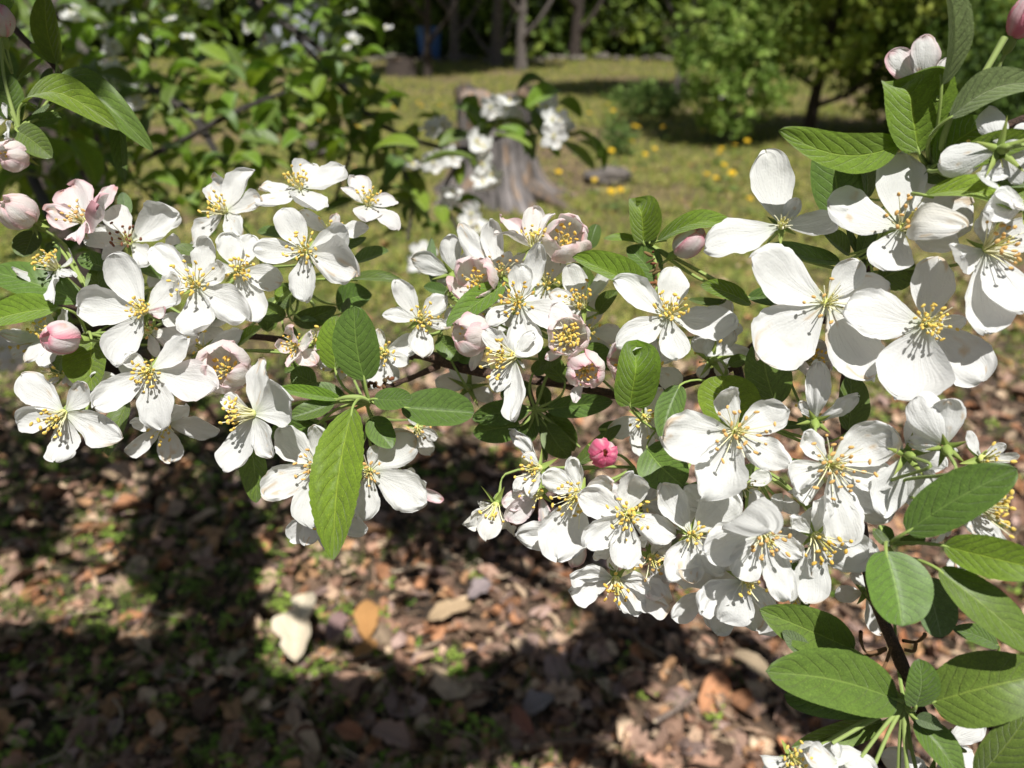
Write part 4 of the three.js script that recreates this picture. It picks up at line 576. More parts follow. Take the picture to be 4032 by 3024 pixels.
// grass and weeds
function bladeClump(n, seed, w, spread) {
  const r = rng(seed), gs = [];
  for (let i = 0; i < n; i++) { const a = r() * 6.283, l = 0.55 + r() * 0.6, lean = 0.25 + r() * spread, bx = (r() - 0.5) * 0.5, bz = (r() - 0.5) * 0.5, ca = Math.cos(a), sa = Math.sin(a), m = 0.8 + r() * 0.4;
    gs.push(gridGeo(4, 1, (u, v) => { const ww = (v - 0.5) * w * (1 - u * 0.95), f = lean * u * u * l; return { p: V(bx + ca * f - sa * ww, l * u * (1 - 0.25 * lean * u), bz + sa * f + ca * ww), c: [m, m, m * 0.9] }; })); }
  return mergeGeometries(gs);
}
function weedClump(n, seed) {     // small round leaflets on short stalks, about 1 across
  const r = rng(seed), gs = [];
  for (let i = 0; i < n; i++) { const a = r() * 6.283, k = Math.sqrt(r()) * 0.5, h = 0.12 + r() * 0.35, sz = 0.08 + r() * 0.1, tx = (r() - 0.5) * 1.1, tz = (r() - 0.5) * 1.1, m = 0.75 + r() * 0.5, x = Math.cos(a) * k, z = Math.sin(a) * k;
    gs.push(gridGeo(3, 4, (u, v) => { const rad = u * sz, b = v * 6.2832; const px = Math.cos(b) * rad, pz = Math.sin(b) * rad * 0.8; return { p: V(x + px, h + px * tx + pz * tz + u * u * 0.02, z + pz), c: [m, m, m] }; })); }
  return mergeGeometries(gs);
}
const mGrass = phys({ color: col(1, 1, 1), vertexColors: true, roughness: 1, transmission: 0.3, thickness: 0, specularIntensity: 0.4 });
{
  const near = [], far = [], weeds = [[], []];
  for (let i = 0; i < 7000; i++) { const z = -0.9 - 5.6 * R() ** 1.2, x = rr(-1, 1) * (1.5 - z * 0.9); if (R() > 0.2 + 0.75 * greenAt(x, z) + 0.3 * sstep(-z, 1.8, 3.2)) continue; near.push({ p: V(x, groundY(x, z), z), q: quat(0, R() * 6.28, 0), s: rr(0.03, 0.085), c: mix3([0.10, 0.17, 0.03], [0.20, 0.22, 0.06], R()) }); }
  for (let i = 0; i < 8000; i++) { const z = -0.9 - 6.5 * R() ** 1.2, x = rr(-1, 1) * (1.5 - z * 0.9), cl = fbm(x * 2.2, z * 2.2, 31); if (cl + greenAt(x, z) * 0.7 + 0.18 * sstep(-z, 1.8, 3) < 0.22 + R() * 0.3) { if (R() > 0.06) continue; } weeds[i % 2].push({ p: V(x, groundY(x, z) + 0.004, z), q: quat(0, R() * 6.28, 0), s: rr(0.03, 0.075), c: mix3([0.14, 0.25, 0.03], [0.30, 0.40, 0.07], R()) }); }
  for (let i = 0; i < 72000; i++) { const z = -3.0 - 32 * R() ** 1.5, x = rr(-1, 1) * (2.5 - z * 0.95); if (R() > lawnAt(x, z)) continue; const bare = sstep(fbm(x * 0.6, z * 0.6, 20), 0.0, 0.5); if (R() < bare * 0.75) continue; far.push({ p: V(x, groundY(x, z), z), q: quat(0, R() * 6.28, 0), s: rr(0.035, 0.075) * (1 + -z * 0.03), c: ramp([[0.19, 0.27, 0.045], [0.34, 0.38, 0.075], [0.48, 0.43, 0.13], [0.46, 0.37, 0.19]], R() ** 1.3 + bare * 0.2) }); }
  const g = new THREE.Group(); g.name = 'grass'; tag(g, 'short thin grass and low weeds across the lawn and leaf litter', 'grass', null, 'stuff'); scene.add(g);
  scatter('grass_blades', bladeClump(7, 11, 0.07, 0.9), mGrass, g, near); scatter('lawn_blades', bladeClump(6, 23, 0.12, 0.9), mGrass, g, far);
  scatter('round_weeds', weedClump(14, 5), mGrass, g, weeds[0]); scatter('small_weeds', weedClump(10, 77), mGrass, g, weeds[1]);
}
{
  const list = []; for (let i = 0; i < 900; i++) { const z = -0.9 - 4.5 * R() ** 1.2, x = rr(-1, 1) * (0.8 - z * 0.75); list.push({ p: V(x, groundY(x, z) + rr(0.008, 0.03), z), q: quat(rr(-0.15, 0.15), R() * 6.28, 0), s: V(rr(0.7, 1.8), rr(0.7, 1.8), rr(0.03, 0.13)), c: mix3([0.22, 0.15, 0.10], [0.55, 0.45, 0.32], R()) }); }
  scatter('twig_bits', tubeGeo([V(0, 0, -0.5), V(0.02, 0.01, 0), V(0, 0, 0.5)], [0.0018, 0.0013], 5, [1, 1, 1], [1, 1, 1], 6), mDead, scene.getObjectByName('leaf_litter'), list);
}
// prominent dead leaves and sticks on the litter
function groundLeaf(name, label, sc, bx, by, tx, ty, ratio, color, lift, o = {}) {
  sec(sc); const B = ground2(bx, by).add(V(0, lift, 0)), T = ground2(tx, ty).add(V(0, lift + (o.rise ?? 0.015), 0)), g = thing(name, B, label, 'dead leaf'), w = B.distanceTo(T) * ratio * 0.5;
  const geo = leafGeo(B, T, V(o.nx ?? 0, 1, o.nz ?? 0.35).normalize(), w, { fold: o.fold ?? 0.3, bend: o.bend ?? 0.10, p: o.p ?? 0.7, serr: 0, wave: 4, rag: o.rag ?? 0.34, twist: rr(-0.5, 0.5), quilt: 0.012, tint: 1 }).translate(-B.x, -B.y, -B.z);
  part('blade', geo, phys({ color: col(...color.map((x) => x * 0.66)), vertexColors: true, bumpMap: leafBump, bumpScale: 0.004, roughness: 0.8 }), g);
  part('leaf_stalk', tubeGeo([V(0, 0, 0), B.clone().sub(T).setLength(0.02), B.clone().sub(T).setLength(0.04).add(V(0, -0.01, 0))], [0.0012, 0.0009], 5), mDry, g);
}
groundLeaf('dead_leaf', 'large pale cream dead leaf lying upright in the sunny patch of litter', 'W', 440, 1045, 530, 715, 0.52, [0.96, 0.82, 0.60], 0.035, { rise: 0.06, nz: 0.9, p: 0.62, fold: 0.45, rag: 0.42 });
groundLeaf('dead_leaf', 'orange dead leaf standing just beside a purplish one', 'W', 880, 905, 905, 700, 0.5, [0.70, 0.36, 0.12], 0.03, { rise: 0.035, nz: 0.8 });
groundLeaf('dead_leaf', 'purplish grey dead leaf between the cream leaf and the orange one', 'W', 650, 910, 740, 770, 0.55, [0.41, 0.26, 0.24], 0.03, { rise: 0.03, nz: 0.6 });
groundLeaf('dead_leaf', 'long tan split dead leaf in the sunlit litter', 'W', 1270, 770, 1560, 700, 0.4, [0.65, 0.46, 0.27], 0.03);
groundLeaf('dead_leaf', 'dull lilac dead leaf pressed flat on the litter', 'W', 1530, 640, 1680, 560, 0.6, [0.45, 0.36, 0.35], 0.035);
groundLeaf('dead_leaf', 'rust brown rounded dead leaf near the bottom edge', 'W', 870, 1530, 690, 1500, 0.6, [0.51, 0.22, 0.11], 0.035, { fold: 0.5 });
groundLeaf('dead_leaf', 'torn pinkish brown dead leaf at the bottom edge', 'W', 1170, 1580, 920, 1500, 0.55, [0.46, 0.30, 0.23], 0.03);
groundLeaf('dead_leaf', 'narrow greyish beige dead leaf in the shade left of the cream leaf', 'W', 0, 1090, 140, 980, 0.4, [0.57, 0.46, 0.30], 0.035);
groundLeaf('dead_leaf', 'tan curled dead leaf with a green shoot under it', 'X', 2080, 950, 1810, 770, 0.35, [0.62, 0.47, 0.30], 0.03);
groundLeaf('dead_leaf', 'reddish brown dead leaf leaning over an orange one', 'X', 370, 1370, 220, 1190, 0.4, [0.46, 0.19, 0.12], 0.04, { nz: 0.7 });
groundLeaf('dead_leaf', 'grey three-pointed dead leaf at the edge of the shadow', 'X', 300, 1195, 520, 1110, 0.6, [0.41, 0.34, 0.32], 0.035);
groundLeaf('dead_leaf', 'orange dead leaf lying flat below the orange standing one', 'W', 810, 980, 960, 930, 0.6, [0.68, 0.34, 0.11], 0.025);
function stick(label, sc, pts, r, color) { sec(sc); const p = pts.map(([x, y, h]) => ground2(x, y).add(V(0, h ?? 0.03, 0))), g = thing('stick', p[0], label, 'stick'), geo = tubeGeo(p, [r, r * 0.9, r * 0.6], 7, [1, 1, 1], [1, 1, 1], 20, 0.25).translate(-p[0].x, -p[0].y, -p[0].z); part('bark', geo, phys({ color: col(...color), map: barkMap, bumpMap: barkBump, bumpScale: 0.002, roughness: 0.85 }), g); part('broken_end', blobGeo(V(0, 0, 0), V(1, 0, 0), r * 1.05, r * 0.9, [1, 1, 1], 4, 6), phys({ color: col(0.5, 0.4, 0.28), vertexColors: true, roughness: 0.9 }), g); }
stick('pale dry straw lying slantwise below the hanging blossoms', 'X', [[1300, 580], [1390, 680], [1480, 780]], 0.003, [0.55, 0.45, 0.35]);
stick('short pale bleached stick with a forked end', 'X', [[1250, 1245], [1400, 1180, 0.04], [1540, 1080, 0.05]], 0.0065, [0.52, 0.42, 0.35]);
stick('long weathered stick lying along the bottom edge', 'X', [[330, 1440], [600, 1425, 0.045], [930, 1400]], 0.009, [0.40, 0.28, 0.19]);

// dandelions
{
  const mY = phys({ color: col(0.80, 0.55, 0.02), vertexColors: true, roughness: 0.8 }), mS = matte(0.2, 0.26, 0.07, { vertexColors: true });
  const rays = []; for (let k = 0; k < 3; k++) for (let i = 0; i < 14; i++) { const a = i / 14 * 6.283 + k * 0.3, e = 0.2 + k * 0.45; rays.push(gridGeo(2, 1, (u, v) => { const w = (v - 0.5) * 0.006, l = 0.022 * (1 - k * 0.22) * u; return { p: V(Math.cos(a) * l * Math.cos(e) - Math.sin(a) * w, 0.004 + Math.sin(e) * l, Math.sin(a) * l * Math.cos(e) + Math.cos(a) * w), c: [1, 1, 1] }; })); }
  const head = mergeGeometries(rays), st = tubeGeo([V(0, 0, 0), V(0.004, 0.05, 0), V(0, 0.1, 0)], [0.0025, 0.002], 5);
  const lf = mergeGeometries([0, 1, 2, 3, 4, 5].map((i) => leafGeo(V(0, 0.003, 0), V(Math.cos(i * 1.05) * 0.08, 0.02, Math.sin(i * 1.05) * 0.08), V(0, 1, 0), 0.011, { serr: 0.3, fold: 0.2, bend: 0.1 })));
  let proto = null;
  const put = (sc, list) => { sec(sc); for (const [x, y] of list) { const p = ground2(x, y); p.y = groundY(p.x, p.z) - 0.003; let o;
    if (!proto) { o = proto = thing('dandelion', p, 'yellow dandelion flower in the lawn', 'dandelion', 'dandelions in the lawn'); const h = part('flower_head', head, mY, o); h.position.y = 0.098; part('flower_stalk', st, mS, o); part('leaf_rosette', lf, mMature, o); }
    else { o = proto.clone(); o.name = numbered('dandelion'); o.position.copy(p); o.userData = { ...proto.userData }; scene.add(o); }
    o.scale.setScalar(rr(1.2, 1.75)); o.children[0].rotation.set(rr(0.1, 0.6), 0, rr(-0.3, 0.3)); o.children[2].rotation.y = R() * 6; } };
  put('U', [[720, 810], [690, 830], [1130, 820], [940, 990], [910, 1000], [1120, 1010], [1490, 1025], [715, 1095], [890, 1110], [1060, 1150], [990, 1200], [745, 1190], [1540, 1175], [1525, 1190], [1640, 1115], [1725, 1110], [1555, 1300], [1435, 1355], [1495, 1395], [1610, 1385], [365, 1350], [625, 1395], [205, 1430], [740, 1500], [810, 1480], [540, 640], [660, 650], [760, 880], [1745, 1520], [590, 870], [480, 640]]);
  put('V', [[660, 920], [630, 935], [885, 850], [920, 860], [900, 990], [940, 1000], [1200, 830], [1380, 800], [1400, 830], [2060, 1370], [1540, 810], [2110, 1400], [1060, 890]]);
  put('H', [[2010, 1320], [420, 810], [105, 95]]);
}
// weathered stump
{
  sec('S'); const b = ground2(1072, 424), dist = Math.hypot(b.z, EYE), d = Math.hypot(b.x, b.z), px = (n) => n / 1664 * Math.hypot(d, EYE) * 0.98;
  const H = px(215), g = thing('tree_stump', V(b.x, -0.02, b.z), 'weathered grey tree stump with flared roots beyond the branch', 'stump');
  const prof = (h, a) => { const root = 0.5 + 0.5 * Math.cos(a * 5 + 0.6); return px(74) * (1 + 0.12 * noise(Math.cos(a) * 2, Math.sin(a) * 2, h * 2) + 0.12 * noise(Math.cos(a) * 8, Math.sin(a) * 8, h * 0.9) + 0.05 * noise(Math.cos(a) * 22, Math.sin(a) * 22, h * 2)) + px(70) * Math.exp(-h / H * 4.2) * (0.35 + 0.9 * root); };
  part('trunk', gridGeo(40, 96, (u, v) => { const a = v * Math.PI * 2, h = u * H * (1 + 0.10 * noise(Math.cos(a) * 3, Math.sin(a) * 3, 4) * u), r = prof(u * H, a); return { p: V(Math.cos(a) * r, h, Math.sin(a) * r), c: [1, 1, 1], t: [v * 5, u * 1.4] }; }), phys({ color: col(0.42, 0.37, 0.35), map: woodMap, bumpMap: woodBump, bumpScale: 0.06, roughness: 0.9 }), g);
  part('cut_top', gridGeo(8, 48, (u, v) => { const a = v * Math.PI * 2, r = prof(H, a) * u * 0.99; return { p: V(Math.cos(a) * r, H * (0.965 + 0.05 * u * noise(Math.cos(a) * 3, Math.sin(a) * 3, 4)) + 0.03 * noise(Math.cos(a) * r * 9, Math.sin(a) * r * 9, 2), Math.sin(a) * r), c: [1, 1, 1], t: [u * 2, v] }; }), phys({ color: col(0.52, 0.40, 0.32), map: woodMap, bumpMap: woodBump, bumpScale: 0.01, roughness: 0.95 }), g);
  for (const [a, l] of [[0.5, 0.75], [2.2, 0.5], [-0.2, 0.5], [3.6, 0.6]]) part('root', tubeGeo([V(Math.cos(a) * px(60), 0.16, Math.sin(a) * px(60)), V(Math.cos(a) * px(120), 0.07, Math.sin(a) * px(120)), V(Math.cos(a + 0.2) * px(120 + 130 * l), -0.03, Math.sin(a + 0.2) * px(120 + 130 * l))], [0.09, 0.06, 0.02], 9, [1, 1, 1], [1, 1, 1], 12, 0.3), phys({ color: col(0.36, 0.29, 0.24), map: woodMap, bumpMap: woodBump, bumpScale: 0.02, roughness: 0.9 }), g);
}
// stones
function rock(name, x, y, wpx, hpx, color, label, seed, group) {
  sec('S'); const b = ground2(x, y), d = Math.hypot(b.z, EYE, b.x), w = wpx / 1664 * d, h = hpx / 1664 * d; b.y = groundY(b.x, b.z) - h * 0.12;
  const geo = gridGeo(12, 18, (u, v) => { const f = u * Math.PI, a = v * Math.PI * 2, k = 1 + 0.35 * noise(Math.cos(a) * Math.sin(f) * 1.6 + seed, Math.cos(f) * 1.6, Math.sin(a) * Math.sin(f) * 1.6 + seed) + 0.1 * noise(Math.cos(a) * 5 + seed, f * 4, seed); const m = 0.85 + 0.25 * noise(a * 3, f * 5, seed); return { p: V(Math.cos(a) * Math.sin(f) * k * w / 2, (1 - Math.cos(f)) * k * h / 2, Math.sin(a) * Math.sin(f) * k * w / 2), c: [m, m, m] }; });
  const o = part(numbered(name), geo, phys({ color: col(...color), vertexColors: true, map: soilMap, roughness: 0.9 }), scene); o.position.copy(b); tag(o, label, 'stone', group); return o;
}
rock('stone', 1312, 388, 105, 34, [0.36, 0.33, 0.33], 'grey wedge-shaped stone on the lawn beside the stump', 3);
rock('stone', 1572, 232, 45, 42, [0.62, 0.60, 0.60], 'pale grey stone at the foot of the leafy tree', 8);
rock('stone', 1606, 214, 48, 26, [0.60, 0.47, 0.36], 'tan rounded stone just behind the pale grey one', 12);
rock('stone', 700, 340, 70, 30, [0.25, 0.23, 0.22], 'dark flat stone half hidden behind the leaning leaves', 15);
for (let i = 0; i < 26; i++) rock('edging_stone', 790 + i * 26 + rr(-7, 7), 132 + rr(-3, 3), rr(18, 34), rr(8, 14), mix3([0.26, 0.24, 0.21], [0.45, 0.42, 0.37], R()), 'pale stone in the far row edging the lawn before the wood', 20 + i, 'edging stones before the wood');
// ================================================================ trees, shrubs and what stands far off
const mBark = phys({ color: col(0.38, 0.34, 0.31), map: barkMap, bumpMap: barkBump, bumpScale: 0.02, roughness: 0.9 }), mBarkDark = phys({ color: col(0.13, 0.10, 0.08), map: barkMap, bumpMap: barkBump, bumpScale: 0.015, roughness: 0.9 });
// one small spray of leaves, about 1 across, used through the crowns
function leafSpray(n, seed, size, flat = 1) {
  const r = rng(seed), gs = [];
  for (let i = 0; i < n; i++) { const p = V((r() - 0.5), (r() - 0.5) * flat, (r() - 0.5)), d = V(r() - 0.5, r() - 0.62, r() - 0.5).normalize(), nn = V(r() - 0.5, r() + 0.3, r() - 0.5).normalize(), w = V().crossVectors(d, nn).normalize(), l = size * (0.7 + r() * 0.6), m = 0.75 + r() * 0.5, up = w.clone().cross(d);
    gs.push(gridGeo(3, 2, (u, v) => { const q = v * 2 - 1; return { p: p.clone().addScaledVector(d, u * l).addScaledVector(w, q * l * 0.3 * Math.sin(Math.PI * Math.min(1, u * 0.92 + 0.08)) ** 0.8).addScaledVector(up, -0.12 * l * u * u + 0.1 * l * Math.abs(q)), c: [m * (0.95 + r() * 0.1), m, m * 0.85] }; })); }
  return mergeGeometries(gs);
}
const sprayA = leafSpray(9, 3, 0.42), sprayB = leafSpray(12, 8, 0.34), mCrown = phys({ color: col(1, 1, 1), vertexColors: true, roughness: 1, transmission: 0.46, thickness: 0, specularIntensity: 0.35 });
function crown(parent, name, n, fill, sizes, colors, geo = sprayA) {
  const list = []; for (let i = 0; i < n; i++) { const p = fill(i); if (!p) continue; list.push({ p, q: quat(R() * 6, R() * 6, R() * 6), s: rr(...sizes), c: ramp(colors, R()) }); }
  return scatter(name, geo, mCrown, parent, list);
}
const inBall = (c, r) => { let p; do { p = V(rr(-1, 1), rr(-1, 1), rr(-1, 1)); } while (p.length() > 1); return p.multiplyScalar(0.55 + 0.45 * p.length()).multiply(r).add(c); };
const GREENS = [[0.05, 0.09, 0.015], [0.11, 0.18, 0.028], [0.20, 0.29, 0.045], [0.32, 0.40, 0.08]];
function tree(label, px, py, wpx, lean, opt = {}) {       // a trunk seen at a place on the ground, crown above
  sec('S'); const b = ground2(px, py), d = Math.hypot(b.x, b.z, EYE), r = wpx / 2 / 1664 * d, H = opt.h ?? 9, g = thing('tree', V(b.x, -0.05, b.z), label, 'tree', opt.group), m = opt.dark ? mBarkDark : mBark;
  const top = V(lean[0] * H, H, lean[1] * H), mid = V(lean[0] * H * 0.35 + r * 0.8, H * 0.4, lean[1] * H * 0.4);
  part('trunk', tubeGeo([V(0, 0, 0), V(lean[0] * 0.8, 0.8, 0), mid, top], [r * 1.35, r, r * 0.85, r * 0.3], 12, [1, 1, 1], [1, 1, 1], 24, 0.16), m, g);
  const limbs = opt.limbs ?? [[0.35, 1.6, 2.4], [0.45, -1.4, 2.2], [0.6, 0.6, 2]];
  for (const [f, dx, dy] of limbs) { const s = new THREE.CatmullRomCurve3([V(0, 0, 0), V(lean[0] * 0.8, 0.8, 0), mid, top]).getPoint(f); part('limb', tubeGeo([s, s.clone().add(V(dx * 0.4, dy * 0.3, rr(-0.5, 0.5))), s.clone().add(V(dx, dy, rr(-1, 1)))], [r * 0.6, r * 0.42, r * 0.15], 8, [1, 1, 1], [1, 1, 1], 12, 0.15), m, g); }
  crown(g, 'crown', opt.n ?? 900, () => inBall(opt.c ?? V(lean[0] * H, H * 0.85, 0), opt.r ?? V(2.8, 2.6, 2.8)), opt.s ?? [0.35, 0.7], opt.colors ?? GREENS);
  return g;
}
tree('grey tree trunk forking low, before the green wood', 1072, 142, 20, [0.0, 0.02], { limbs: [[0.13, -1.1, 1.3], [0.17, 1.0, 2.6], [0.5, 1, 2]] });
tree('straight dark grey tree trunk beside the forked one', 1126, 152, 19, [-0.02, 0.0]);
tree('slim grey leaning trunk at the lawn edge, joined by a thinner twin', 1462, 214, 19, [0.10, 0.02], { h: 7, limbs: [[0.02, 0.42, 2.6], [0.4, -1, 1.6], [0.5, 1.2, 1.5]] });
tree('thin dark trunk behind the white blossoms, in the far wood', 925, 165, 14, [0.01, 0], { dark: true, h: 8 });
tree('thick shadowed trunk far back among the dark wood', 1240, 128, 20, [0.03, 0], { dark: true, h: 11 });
tree('pale trunk at the far wood edge above the blue bin', 985, 132, 18, [-0.05, 0], { h: 9 });
// leafy tree to the right with its low boughs in the sun
{
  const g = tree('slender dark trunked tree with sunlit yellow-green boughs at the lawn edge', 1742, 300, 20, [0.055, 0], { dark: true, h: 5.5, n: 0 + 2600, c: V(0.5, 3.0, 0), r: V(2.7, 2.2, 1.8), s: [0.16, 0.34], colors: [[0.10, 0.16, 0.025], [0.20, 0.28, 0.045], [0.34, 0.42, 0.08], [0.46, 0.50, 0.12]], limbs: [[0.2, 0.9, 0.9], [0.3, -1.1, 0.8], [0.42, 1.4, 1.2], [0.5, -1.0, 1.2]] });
  crown(g, 'low_bough', 330, () => inBall(V(-1.2, 1.3, 0.6), V(0.8, 1.1, 0.6)), [0.14, 0.3], [[0.16, 0.26, 0.05], [0.30, 0.44, 0.10], [0.42, 0.52, 0.15]]);
  crown(g, 'side_bough', 1500, () => inBall(V(1.9, 1.2, -0.2), V(1.7, 1.2, 0.9)), [0.14, 0.3], [[0.10, 0.17, 0.03], [0.22, 0.32, 0.055], [0.40, 0.46, 0.11]]);
}
function shrub(name, label, px, py, c, r, n, sizes, colors, group) { sec('S'); const b = ground2(px, py), g = thing(name, V(b.x, -0.03, b.z), label, 'shrub', group); for (let i = 0; i < 4; i++) { const a = i * 1.6; part('stem', tubeGeo([V(0, 0, 0), V(Math.cos(a) * r.x * 0.2, c.y * 0.6, Math.sin(a) * r.z * 0.2), V(Math.cos(a) * r.x * 0.5, c.y * 1.1, Math.sin(a) * r.z * 0.5)], [0.03, 0.02, 0.008], 6), mBarkDark, g); } crown(g, 'foliage', n, () => inBall(c, r), sizes, colors, sprayB); return g; }
shrub('shrub', 'low bright shrub at the foot of the slim leaning trunk', 1400, 250, V(0, 0.28, 0), V(0.75, 0.3, 0.4), 130, [0.14, 0.3], [[0.10, 0.17, 0.04], [0.25, 0.36, 0.1]]);
shrub('shrub', 'dense dark green shrub behind the glowing leaves at the right edge', 2120, 330, V(0, 0.9, 0), V(1.3, 1.0, 0.9), 900, [0.14, 0.28], [[0.04, 0.08, 0.015], [0.10, 0.18, 0.03], [0.22, 0.30, 0.06]]);
shrub('shrub', 'leafy sapling in the grass just beyond the stump', 1330, 330, V(0, 0.22, 0), V(0.22, 0.24, 0.2), 40, [0.12, 0.22], [[0.10, 0.18, 0.05], [0.22, 0.32, 0.09]]);
// the far wood: one mass of undergrowth and foliage
{
  const g = new THREE.Group(); g.name = 'woodland'; tag(g, 'dense green wood and undergrowth closing the view beyond the lawn', 'woodland', null, 'stuff'); scene.add(g);
  const leaf = []; for (let i = 0; i < 32000; i++) { const z = -rr(34.5, 56), x = rr(-1, 1) * (8 - z * 0.8), h = R() < 0.62 ? rr(0, 3.8) : rr(3, 17); if (h < 3.5 && z > -41 && Math.abs(x + 10.3) < 2.4) continue; const gap = fbm(x * 0.22, z * 0.1, 40) + (h < 3 ? 0.15 : 0.3); if (gap < -0.12 && R() < 0.85) continue; leaf.push({ p: V(x, h, z), q: quat(R() * 6, R() * 6, R() * 6), s: rr(0.6, 1.4), c: mix3(ramp(GREENS, R()), [0.10, 0.075, 0.05], R() < 0.12 ? 0.8 : 0) }); }
  scatter('wood_foliage', sprayA, mCrown, g, leaf);
  const tr = []; for (let i = 0; i < 70; i++) { const z = -rr(35, 56), x = rr(-1, 1) * (6 - z * 0.8); tr.push({ p: V(x, -0.1, z), q: quat(rr(-0.06, 0.06), R() * 6, rr(-0.08, 0.08)), s: V(rr(0.6, 1.6), rr(0.8, 1.2), rr(0.6, 1.6)), c: mix3([0.7, 0.7, 0.7], [1.4, 1.35, 1.3], R()) }); }
  scatter('wood_trunks', tubeGeo([V(0, 0, 0), V(0.1, 5, 0), V(0, 12, 0)], [0.16, 0.12, 0.05], 8, [1, 1, 1], [1, 1, 1], 10, 0.1), mBark, g, tr);
}
// blue bin, grey shed, dark stump at the wood's edge
{
  sec('S'); let b = ground2(930, 128); let g = thing('wheeled_bin', V(b.x, -0.02, b.z), 'blue bin far off at the wood edge', 'bin'); const blue = matte(0.06, 0.16, 0.42, { roughness: 0.5 });
  const body = new THREE.CylinderGeometry(0.62, 0.5, 1.05, 4, 1).rotateY(Math.PI / 4).translate(0, 0.6, 0); part('body', body, blue, g); part('lid', new THREE.BoxGeometry(0.96, 0.08, 0.98).translate(0, 1.17, 0.03), blue, g); part('handle', new THREE.CylinderGeometry(0.025, 0.025, 0.8, 8).rotateZ(Math.PI / 2).translate(0, 1.08, -0.52), matte(0.05, 0.12, 0.3), g);
  for (const s of [-1, 1]) part('wheel', new THREE.CylinderGeometry(0.13, 0.13, 0.06, 14).rotateZ(Math.PI / 2).translate(s * 0.44, 0.13, -0.36), matte(0.03, 0.03, 0.03), g);
  b = ground2(668, 118); g = thing('garden_shed', V(b.x, -0.05, b.z), 'grey boarded shed far off behind the flowering tree', 'shed');
  const wall = matte(0.34, 0.36, 0.42); part('wall', new THREE.BoxGeometry(2.9, 2.2, 2.2).translate(0, 1.1, -1.1), wall, g);
  for (let i = 0; i < 9; i++) part('board', new THREE.BoxGeometry(3.0, 0.2, 0.04).translate(0, 0.2 + i * 0.235, 0.02), matte(0.42, 0.44, 0.5), g);
  part('roof', new THREE.CylinderGeometry(1.75, 1.75, 3.3, 3).rotateX(Math.PI / 2).rotateY(Math.PI / 2).scale(1, 0.4, 1).translate(0, 2.5, -1.1), matte(0.16, 0.15, 0.15), g);
  b = ground2(866, 164); g = thing('tree_stump', V(b.x, -0.02, b.z), 'small dark stump at the far edge of the lawn', 'stump');
  part('trunk', gridGeo(8, 24, (u, v) => { const a = v * 6.2832, r = 0.42 * (1.15 - 0.25 * u) * (1 + 0.12 * noise(Math.cos(a) * 2, Math.sin(a) * 2, 3)); return { p: V(Math.cos(a) * r, u * 0.52 * (1 + 0.1 * noise(Math.cos(a) * 3, Math.sin(a) * 3, 7)), Math.sin(a) * r), c: [1, 1, 1], t: [v * 3, u] }; }), mBarkDark, g);
  part('cut_top', new THREE.CylinderGeometry(0.38, 0.38, 0.04, 20).translate(0, 0.47, 0), matte(0.22, 0.15, 0.10), g);
}
